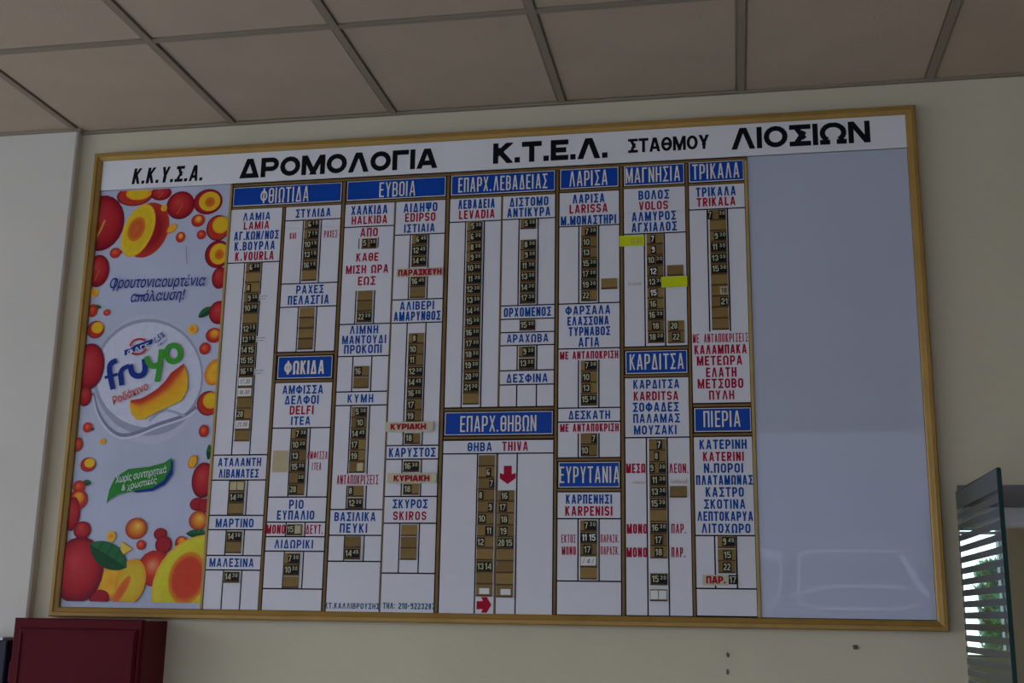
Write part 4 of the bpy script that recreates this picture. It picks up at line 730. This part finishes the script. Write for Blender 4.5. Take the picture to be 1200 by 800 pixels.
e = sheet('paper_strip', 115.4, 131.8, 117.4, 120.7, 'oldpaper', 'yellowed paper strip reading ΚΥΡΙΑΚΗ in red below the ΚΑΡΥΣΤΟΣ name panel', 'label', 2.6, 'yellowed weekday strips'); on_slip(e, 'ΚΥΡΙΑΚΗ', 117.6, 129.6, 119.1, 2.0, 'r', 2.76, .55, face='title')
e = sheet('paper_strip', 216.1, 223.9, 148.9, 152.1, 'oldpaper', 'yellowed paper slip reading ΠΑΡ. in red near the foot of the ΠΙΕΡΙΑ column', 'label', 2.3, 'yellowed weekday strips', curl=.06); on_slip(e, 'ΠΑΡ.', 217.2, 223.0, 150.4, 2.2, 'r', 2.42, .55, face='title')
e = sheet('highlighted_slip', 191.4, 199.5, 39.8, 43.4, 'yellow', 'fluorescent yellow slip with faint orange OXI below the ΑΓΧΙΑΛΟΣ name', 'slip', 2.15, curl=.08, tilt=.1); on_slip(e, 'ΟΧΙ', 195.2, 198.6, 41.7, 2.0, 'orange_ink', 2.28, .25)
e = sheet('highlighted_slip', 204.9, 213.2, 54.3, 57.9, 'yellow', 'plain fluorescent yellow slip right of the 13:30 tile in the ΜΑΓΝΗΣΙΑ column', 'slip', 2.6, curl=.1, tilt=-.1)
e = sheet('buff_card', 75.5, 80.8, 109.6, 116.8, 'card', 'blank buff card stuck left of the ΦΩΚΙΔΑ time tiles', 'card', 2.1, curl=.04)
for k, (v0, v1, where) in enumerate(((55.3, 57.5, 'uppermost'), (70.1, 72.2, 'middle'), (81.5, 83.6, 'lowest'))):
    e = sheet('tiny_note', 66.8, 70.3, v0, v1, 'white', '%s of the three tiny notes with scribbled lines right of the ΛΑΜΙΑ times' % where, 'note', 2.04, 'tiny notes beside the first time lane', curl=.01)
    g = Geo()
    for r in range(2):
        u = 67.1
        while u < 69.9-.6*r:
            L_ = rnd.uniform(.2, .45); vq = v0+.55+r*.95+rnd.uniform(-.06, .06)-(u-67)*.03; g.poly([W(u, vq, 2.1), W(u+L_, vq-.02, 2.1), W(u+L_, vq+.28, 2.1), W(u, vq+.3, 2.1)]); u += L_+.16
    g.obj('scribble', 'pencil', e)
HW = {'1a': [('17.30', 'handwritten 17.30 on a white slip, upper of two adjoining slips in the ΛΑΜΙΑ lane'), ('18.30', 'handwritten 18.30 on a white slip, lower of two adjoining slips in the ΛΑΜΙΑ lane'), ('21.30', 'handwritten 21.30 on a white slip just below the 20 tile in the ΛΑΜΙΑ lane')],
      '4': [('/ 4 /', 'white slip with scribbled pencil strokes below the 17 tile in the ΕΥΡΥΤΑΝΙΑ column')]}
cnt = {}
for name, uc, vv, kd in slips:
    i = cnt.get(name, 0); cnt[name] = i+1
    if kd == 'w':
        s, lab = HW[name][i]
        e = sheet('handwritten_slip', uc-2.35, uc+2.35, vv-1.35, vv+1.3, 'paper', lab, 'slip', 2.42, 'handwritten time slips', curl=.03)
        on_slip(e, s, uc-1.9, uc+1.6, vv, 1.5, 'pencil', 2.52, .2, slope=.03, slant=.15)
    else:
        e = sheet('white_sticker', uc-1.5+(.3 if i else 0), uc+1.7+(.3 if i else 0), vv-.6, vv+1.2, 'paper', 'small blank white sticker in the last brown block of the %s lane under ΘΗΒΑ' % ('right' if i else 'left'), 'sticker', 2.42, 'blank white stickers', curl=.01)
def scrawl(u0, u1, v0, v1, col, seed, label, dens=9):
    R_ = random.Random(seed); g = Geo(); u = u0
    while u < u1:
        hh = (v1-v0)*R_.uniform(.3, 1); vb = v1-R_.uniform(0, .2); p = [(u, -vb), (u+.22, -(vb-hh)), (u+.4, -(vb-.1))]
        for q in ribbon(p, .13): g.poly([W(a, -b, 2.04) for a, b in q])
        u += R_.uniform(.3, .6)
    o = g.obj('handwriting', col, board)
scrawl(194.8, 198.8, 120.0, 121.2, 'orange_ink', 1, '')
scrawl(206.9, 212.2, 119.2, 121.2, 'orange_ink', 2, '')
scrawl(194.0, 198.3, 54.8, 56.8, 'orange_ink', 5, '')

# ------------------------------------------------------------------ the poster at the left end of the board
PU0, PU1, PV0, PV1 = 3.2, 53.2, 14.2, 161.4
po = empty('poster', W((PU0+PU1)/2, PV1, 1.3), 'tall white yoghurt poster with printed peaches and a round lid, left of the timetable columns', 'poster')
PL_ = po.matrix_world.translation
g = Geo(); bbox(g, PU0, PU1, PV0, PV1, 1.25, 1.5); g.obj('paper_sheet', 'poster', po)
lay = [1.52]
def dn(): lay[0] += .0055; return lay[0]
class Art:
    def __init__(s): s.v = []; s.f = []; s.c = []
    def add(s, pts, col, d):
        cc = col if isinstance(col, list) else [col]*len(pts)
        P = [(a, b, *c) for (a, b), c in zip(pts, cc)]
        for ax, lim, sg in ((0, PU0+.02, 1), (0, PU1, -1), (1, PV0+.3, 1), (1, 159.5, -1)):
            Q = []
            for i in range(len(P)):
                p, q = P[i-1], P[i]; dp = (p[ax]-lim)*sg; dq = (q[ax]-lim)*sg
                if (dp >= 0) != (dq >= 0):
                    k = dp/(dp-dq); Q.append(tuple(x+k*(y-x) for x, y in zip(p, q)))
                if dq >= 0: Q.append(q)
            P = Q
            if len(P) < 3: return
        n = len(s.v)
        for p in P:
            x, y, z = W(p[0], p[1], d); s.v.append((x-PL_.x, y-PL_.y, z-PL_.z)); s.c.append(p[2:5])
        s.f.append(tuple(range(n, n+len(P))))
    def obj(s, name): return mesh_obj(name, s.v, s.f, 'art', po, None, s.c)
def lerp(a, b, k): return tuple(a[i]+(b[i]-a[i])*k for i in range(3))
def blob(A, u, v, ru, rv, rot_, stops, hx=0., hy=0., N=22, mod=None):
    """disc of concentric rings; stops = [(radius, colour)...] from the centre (shifted by hx, hy) out to 1"""
    d = dn(); c_, s_ = math.cos(math.radians(rot_)), math.sin(math.radians(rot_))
    def pt(r, th):
        x, y = r*math.cos(th)+hx*(1-r), r*math.sin(th)+hy*(1-r); x *= ru; y *= rv; return (u+x*c_-y*s_, v+x*s_+y*c_)
    for (r0, c0), (r1, c1) in zip(stops, stops[1:]):
        for i in range(N):
            a, b = 6.28318*i/N, 6.28318*(i+1)/N
            f = mod or (lambda th, r, c: c)
            if r0 == 0: A.add([pt(0, a), pt(r1, a), pt(r1, b)], [f(a, 0, c0), f(a, r1, c1), f(b, r1, c1)], d)
            else: A.add([pt(r0, a), pt(r1, a), pt(r1, b), pt(r0, b)], [f(a, r0, c0), f(a, r1, c1), f(b, r1, c1), f(b, r0, c0)], d)
RED, DRED, LRED, YEL, ORG, PIT, GRN = (.40, .012, .018), (.13, .006, .02), (.66, .09, .05), (.74, .46, .015), (.72, .20, .02), (.60, .09, .015), (.02, .11, .03)
def smooth(P, closed=False):
    for _ in range(2):
        Q = [] if closed else [P[0]]
        m_ = len(P)
        for i in range(m_ if closed else m_-1):
            p, q = P[i], P[(i+1) % m_]; Q += [(p[0]*.75+q[0]*.25, p[1]*.75+q[1]*.25), (p[0]*.25+q[0]*.75, p[1]*.25+q[1]*.75)]
        if not closed: Q.append(P[-1])
        P = Q
    return P
YB = PO['yb'][0]
def fruit(A, u, v, ru, rv, rot_, kind):
    if kind in ('red', 'redbig', 'dark'):
        hi = (.30, .02, .03) if kind == 'dark' else ((.58, .05, .06) if kind == 'redbig' else (.56, .06, .05))
        blob(A, u, v, ru, rv, rot_, [(0, hi), (.35, lerp(hi, RED, .5)), (.75, RED), (1, DRED)], -.2, -.3)
        if kind != 'dark' and ru > 3 and v < 60:
            d = dn(); P = [(u+.15*ru, v-.1*rv), (u-.0*ru, v+.25*rv), (u-.2*ru, v+.6*rv)]
            for q in ribbon([(a, -b) for a, b in P], .09*ru if kind == 'redbig' else .05*ru): A.add([(a, -b) for a, b in q], (.66, .32, .05) if kind == 'redbig' else (.6, .16, .04), d)
    elif kind in ('redsm', 'peachred'):
        hi = (.78, .16, .05) if kind == 'redsm' else (.80, .28, .12)
        blob(A, u, v, ru, rv, rot_, [(0, hi), (.5, (.62, .05, .02)), (1, (.38, .02, .02))], -.15, -.2, 14)
    elif kind == 'peach': blob(A, u, v, ru, rv, rot_, [(0, (.80, .50, .10)), (.4, (.76, .30, .03)), (.8, (.55, .10, .02)), (1, (.35, .03, .02))], .2, -.3)
    elif kind == 'small': blob(A, u, v, ru, rv, rot_, [(0, (.85, .55, .08)), (.35, (.80, .32, .03)), (.6, (.6, .05, .02)), (1, (.42, .02, .02))], .1, -.4, 14)
    elif kind == 'orange': blob(A, u, v, ru, rv, rot_, [(0, (.80, .20, .03)), (.5, (.82, .36, .02)), (1, (.80, .48, .04))], 0, 0, 12)
    elif kind == 'half':
        blob(A, u, v, ru, rv, rot_, [(0, RED), (.8, RED), (1, DRED)]); blob(A, u+.12*ru, v-.02*rv, ru*.74, rv*.76, rot_, [(0, YEL), (.8, YEL), (1, (.80, .40, .03))]); blob(A, u+.15*ru, v+.03*rv, ru*.36, rv*.4, rot_, [(0, PIT), (.7, (.62, .16, .02)), (1, ORG)])
    elif kind == 'wedge':
        blob(A, u, v, ru, rv, rot_, [(0, RED), (.8, (.52, .04, .02)), (1, DRED)]); blob(A, u+.22*ru, v-.22*rv, ru*.72, rv*.66, rot_, [(0, (.70, .44, .02)), (.7, YEL), (1, (.76, .28, .02))], -.2, .1)
    elif kind == 'halfside':
        blob(A, u+.10*ru, v, ru*.98, rv, rot_, [(0, (.36, .01, .02)), (.5, (.30, .01, .02)), (.8, (.42, .03, .02)), (1, (.50, .04, .02))], .3, 0, 30)
        blob(A, u-.30*ru, v-.0*rv, ru*.70, rv*.97, rot_, [(0, YEL), (.75, (.70, .47, .02)), (.93, (.78, .52, .03)), (1, (.80, .36, .03))], 0, 0, 30)
        blob(A, u-.38*ru, v-.05*rv, ru*.39, rv*.45, rot_, [(0, (.60, .15, .04)), (.6, (.60, .10, .02)), (1, (.66, .22, .02))])
    elif kind == 'slice': blob(A, u, v, ru, rv, rot_, [(0, (.82, .34, .02)), (.6, (.82, .45, .03)), (1, (.72, .16, .02))], .2, 0, 14)
    elif kind == 'slicered': blob(A, u, v, ru, rv, rot_, [(0, (.82, .42, .03)), (.4, (.78, .26, .02)), (.7, (.5, .03, .02)), (1, (.42, .02, .02))], .1, -.5, 16)
    elif kind == 'yellow': blob(A, u, v, ru, rv, rot_, [(0, (.74, .55, .05)), (1, (.76, .45, .05))], 0, 0, 3)
    elif kind == 'yellowslice':
        blob(A, u, v, ru, rv, rot_, [(0, (.72, .50, .03)), (.7, (.66, .44, .03)), (1, (.74, .30, .02))], .2, 0, 24)
        blob(A, u-.55*ru, v+.35*rv, ru*.28, rv*.7, rot_+18, [(0, (.70, .10, .02)), (1, (.74, .18, .03))])
    elif kind == 'yellowbig':
        blob(A, u, v, ru, rv, rot_, [(0, (.66, .52, .02)), (.7, (.60, .52, .02)), (.95, (.68, .60, .04)), (1, (.76, .42, .02))], .2, .1, 34)
        blob(A, YB[0]-.3, YB[1]+.5, 6.6, 8.6, 12, [(0, (.58, .05, .02)), (.75, (.60, .06, .02)), (1, (.72, .28, .02))], 0, 0, 26)
    elif kind in ('leaf', 'bigleaf'):
        d = dn(); c_, s_ = math.cos(math.radians(rot_)), math.sin(math.radians(rot_)); n = 14; col = (.015, .085, .03)
        tr = lambda x, y: (u+x*ru*c_-y*rv*s_*1.0, v+x*ru*s_+y*rv*c_)
        for i in range(n):
            x0, x1 = -1+2*i/n, -1+2*(i+1)/n; h0, h1 = [max(0, 1-x*x)**.8 for x in (x0, x1)]
            A.add([tr(x0, -h0), tr(x1, -h1), tr(x1, 0), tr(x0, 0)], lerp(col, (.03, .16, .05), .7 if i % 3 else .3), d)
            A.add([tr(x0, 0), tr(x1, 0), tr(x1, h1), tr(x0, h0)], lerp(col, (.01, .06, .02), .5), d)
# lid first, then the fruit over it
A = Art(); sh = [(a, b) for a, b in PO['ring']]
A.add([(a*1.0+.0, b) for a, b in PO['disc2']], (.50, .51, .60), dn())
A.add(sh, (.33, .34, .42), dn())
d = dn(); dsc = PO['disc']; cu = sum(p[0] for p in dsc)/len(dsc); cv_ = sum(p[1] for p in dsc)/len(dsc)
for i in range(len(dsc)): A.add([(cu, cv_), dsc[i], dsc[(i+1) % len(dsc)]], [(.60, .60, .70)]*3, d)
d = dn(); F1 = PO['fold1']
for t0, t1_, c0 in ((1.5, 0, (.22, .22, .30)), (.7, -.9, (.62, .62, .70))):
    for q in ribbon(smooth([(a, -b+t1_) for a, b in F1]), t0): A.add([(a, -b) for a, b in q], c0, d)
    d = dn()
for q in ribbon([(a, -b) for a, b in PO['fold2']], .9): A.add([(a, -b) for a, b in q], (.38, .38, .46), d)
A.obj('printed_lid')
A = Art()
for it in FRUIT: fruit(A, *it)
A.obj('printed_fruit')
A = Art(); d = dn(); SL = PO['slice']; cs = (31.0, 92.5)
n_ = len(SL)
top_, bot_ = SL[:6], SL[6:]
A.add(SL, (.78, .38, .02), d)
d = dn()
TOPS = [(19.8, 91.9), (23.5, 91.2), (28.9, 88.4), (32, 85.5), (33.9, 83.0), (38.9, 79.6)]
def spl(P, n):
    L = [0]
    for p, q in zip(P, P[1:]): L.append(L[-1]+math.hypot(q[0]-p[0], q[1]-p[1]))
    out = []
    for i in range(n):
        s = L[-1]*i/(n-1); j = max(k for k in range(len(P)) if L[k] <= s+1e-9); j = min(j, len(P)-2); k = (s-L[j])/(L[j+1]-L[j]); out.append((P[j][0]+k*(P[j+1][0]-P[j][0]), P[j][1]+k*(P[j+1][1]-P[j][1])))
    return out
tp = spl(SL[:6], 14); bt = spl(list(reversed(SL[6:])), 14)
for i in range(13):
    for k0, k1, c0, c1 in ((0, .22, (.42, .02, .02), (.56, .06, .02)), (.22, .45, (.56, .06, .02), (.80, .34, .02)), (.45, 1, (.80, .34, .02), (.76, .46, .02))):
        A.add([(tp[i][0]+(bt[i][0]-tp[i][0])*k0, tp[i][1]+(bt[i][1]-tp[i][1])*k0), (tp[i][0]+(bt[i][0]-tp[i][0])*k1, tp[i][1]+(bt[i][1]-tp[i][1])*k1),
               (tp[i+1][0]+(bt[i+1][0]-tp[i+1][0])*k1, tp[i+1][1]+(bt[i+1][1]-tp[i+1][1])*k1), (tp[i+1][0]+(bt[i+1][0]-tp[i+1][0])*k0, tp[i+1][1]+(bt[i+1][1]-tp[i+1][1])*k0)], [c0, c1, c1, c0], d)
A.obj('printed_slice')
NAVY, GREEN, ORD = (.008, .03, .22), (.05, .30, .03), (.55, .06, .02)
A = Art()
def stroke(P, t, col, closed=False):
    d = dn()
    for q in ribbon([(a, -b) for a, b in smooth(P, closed)], t, closed): A.add([(a, -b) for a, b in q], col, d)
stroke(PO['f'], 1.9, NAVY); stroke(PO['f2'], 1.1, NAVY); stroke(PO['r'], 1.9, NAVY); stroke(PO['r2'], 1.6, NAVY); stroke(PO['u'], 2.0, NAVY)
stroke(PO['y1'], 1.9, GREEN); stroke(PO['y2'], 1.9, GREEN); stroke(PO['o'][:-1], 1.9, GREEN, True)
A.obj('printed_word'); A = Art()
stroke(PO['arc1'], .7, (.5, .02, .03)); stroke(PO['arc2'], .7, (.5, .02, .03))
A.add(PO['banner'], (.01, .04, .24), dn())
A.obj('printed_badge'); A = Art()
A.add(PO['leafb'], NAVY, dn()); A.add(PO['leaf'], (.03, .22, .03), dn())
A.obj('printed_leaf'); A = Art()
d = dn(); A.add([(38.2, 36.5), (38.45, 36.5), (39.3, 43.5), (39.05, 43.5)], (.22, .24, .30), d)
A.obj('crease_mark')
def ptext(s, p0, p1, h, col, shear=0.0, bold=False):
    V, F = font_polys(s, shear); L = math.hypot(p1[0]-p0[0], p1[1]-p0[1]); c_, s_ = (p1[0]-p0[0])/L, (p1[1]-p0[1])/L; d = dn()+.02
    vs = []
    for x, y in V:
        a, b = x*L, -y*h; X, Y, Z = W(p0[0]+a*c_-b*s_, p0[1]+a*s_+b*c_, d); vs.append((X-PL_.x, Y-PL_.y, Z-PL_.z))
    mesh_obj('lettering', vs, F, 'art', po, None, [col]*len(vs))
ptext('Oρουτογιαουρτένια', (10.4, 52.3), (46.7, 52.6), 5.4, NAVY, .2)
A = Art(); A.add([(11.65, 52.2), (12.15, 52.2), (12.75, 47.9), (12.25, 47.9)], NAVY, dn()); A.add([(21.25, 53.9), (24.1, 53.9), (24.1, 54.5), (21.2, 54.5)], NAVY, dn()); A.obj('lettering')
ptext('αnόλαυση!', (19.0, 57.6), (39.4, 57.2), 5.2, NAVY, .2)
ptext('Ροδάκινο', (16.2, 93.2), (28.8, 87.9), 3.2, ORD, .1)
ptext('ΦΑΓΕ', (19.8, 75.8), (27.8, 73.1), 2.0, (.7, .7, .75), 0)
ptext('1,5%', (30.2, 72.0), (33.8, 69.4), 2.7, NAVY, .3)
ptext('λιπαρά', (30.8, 73.2), (34.4, 70.7), .9, NAVY, .2)
ptext('Χωρίς συντηρητικά', (19.6, 120.9), (38.2, 117.3), 3.3, (.62, .66, .62), .25)
ptext('& χρωστικές', (22.2, 123.4), (34.9, 120.7), 2.9, (.62, .66, .62), .25)
bpy.context.view_layer.update()
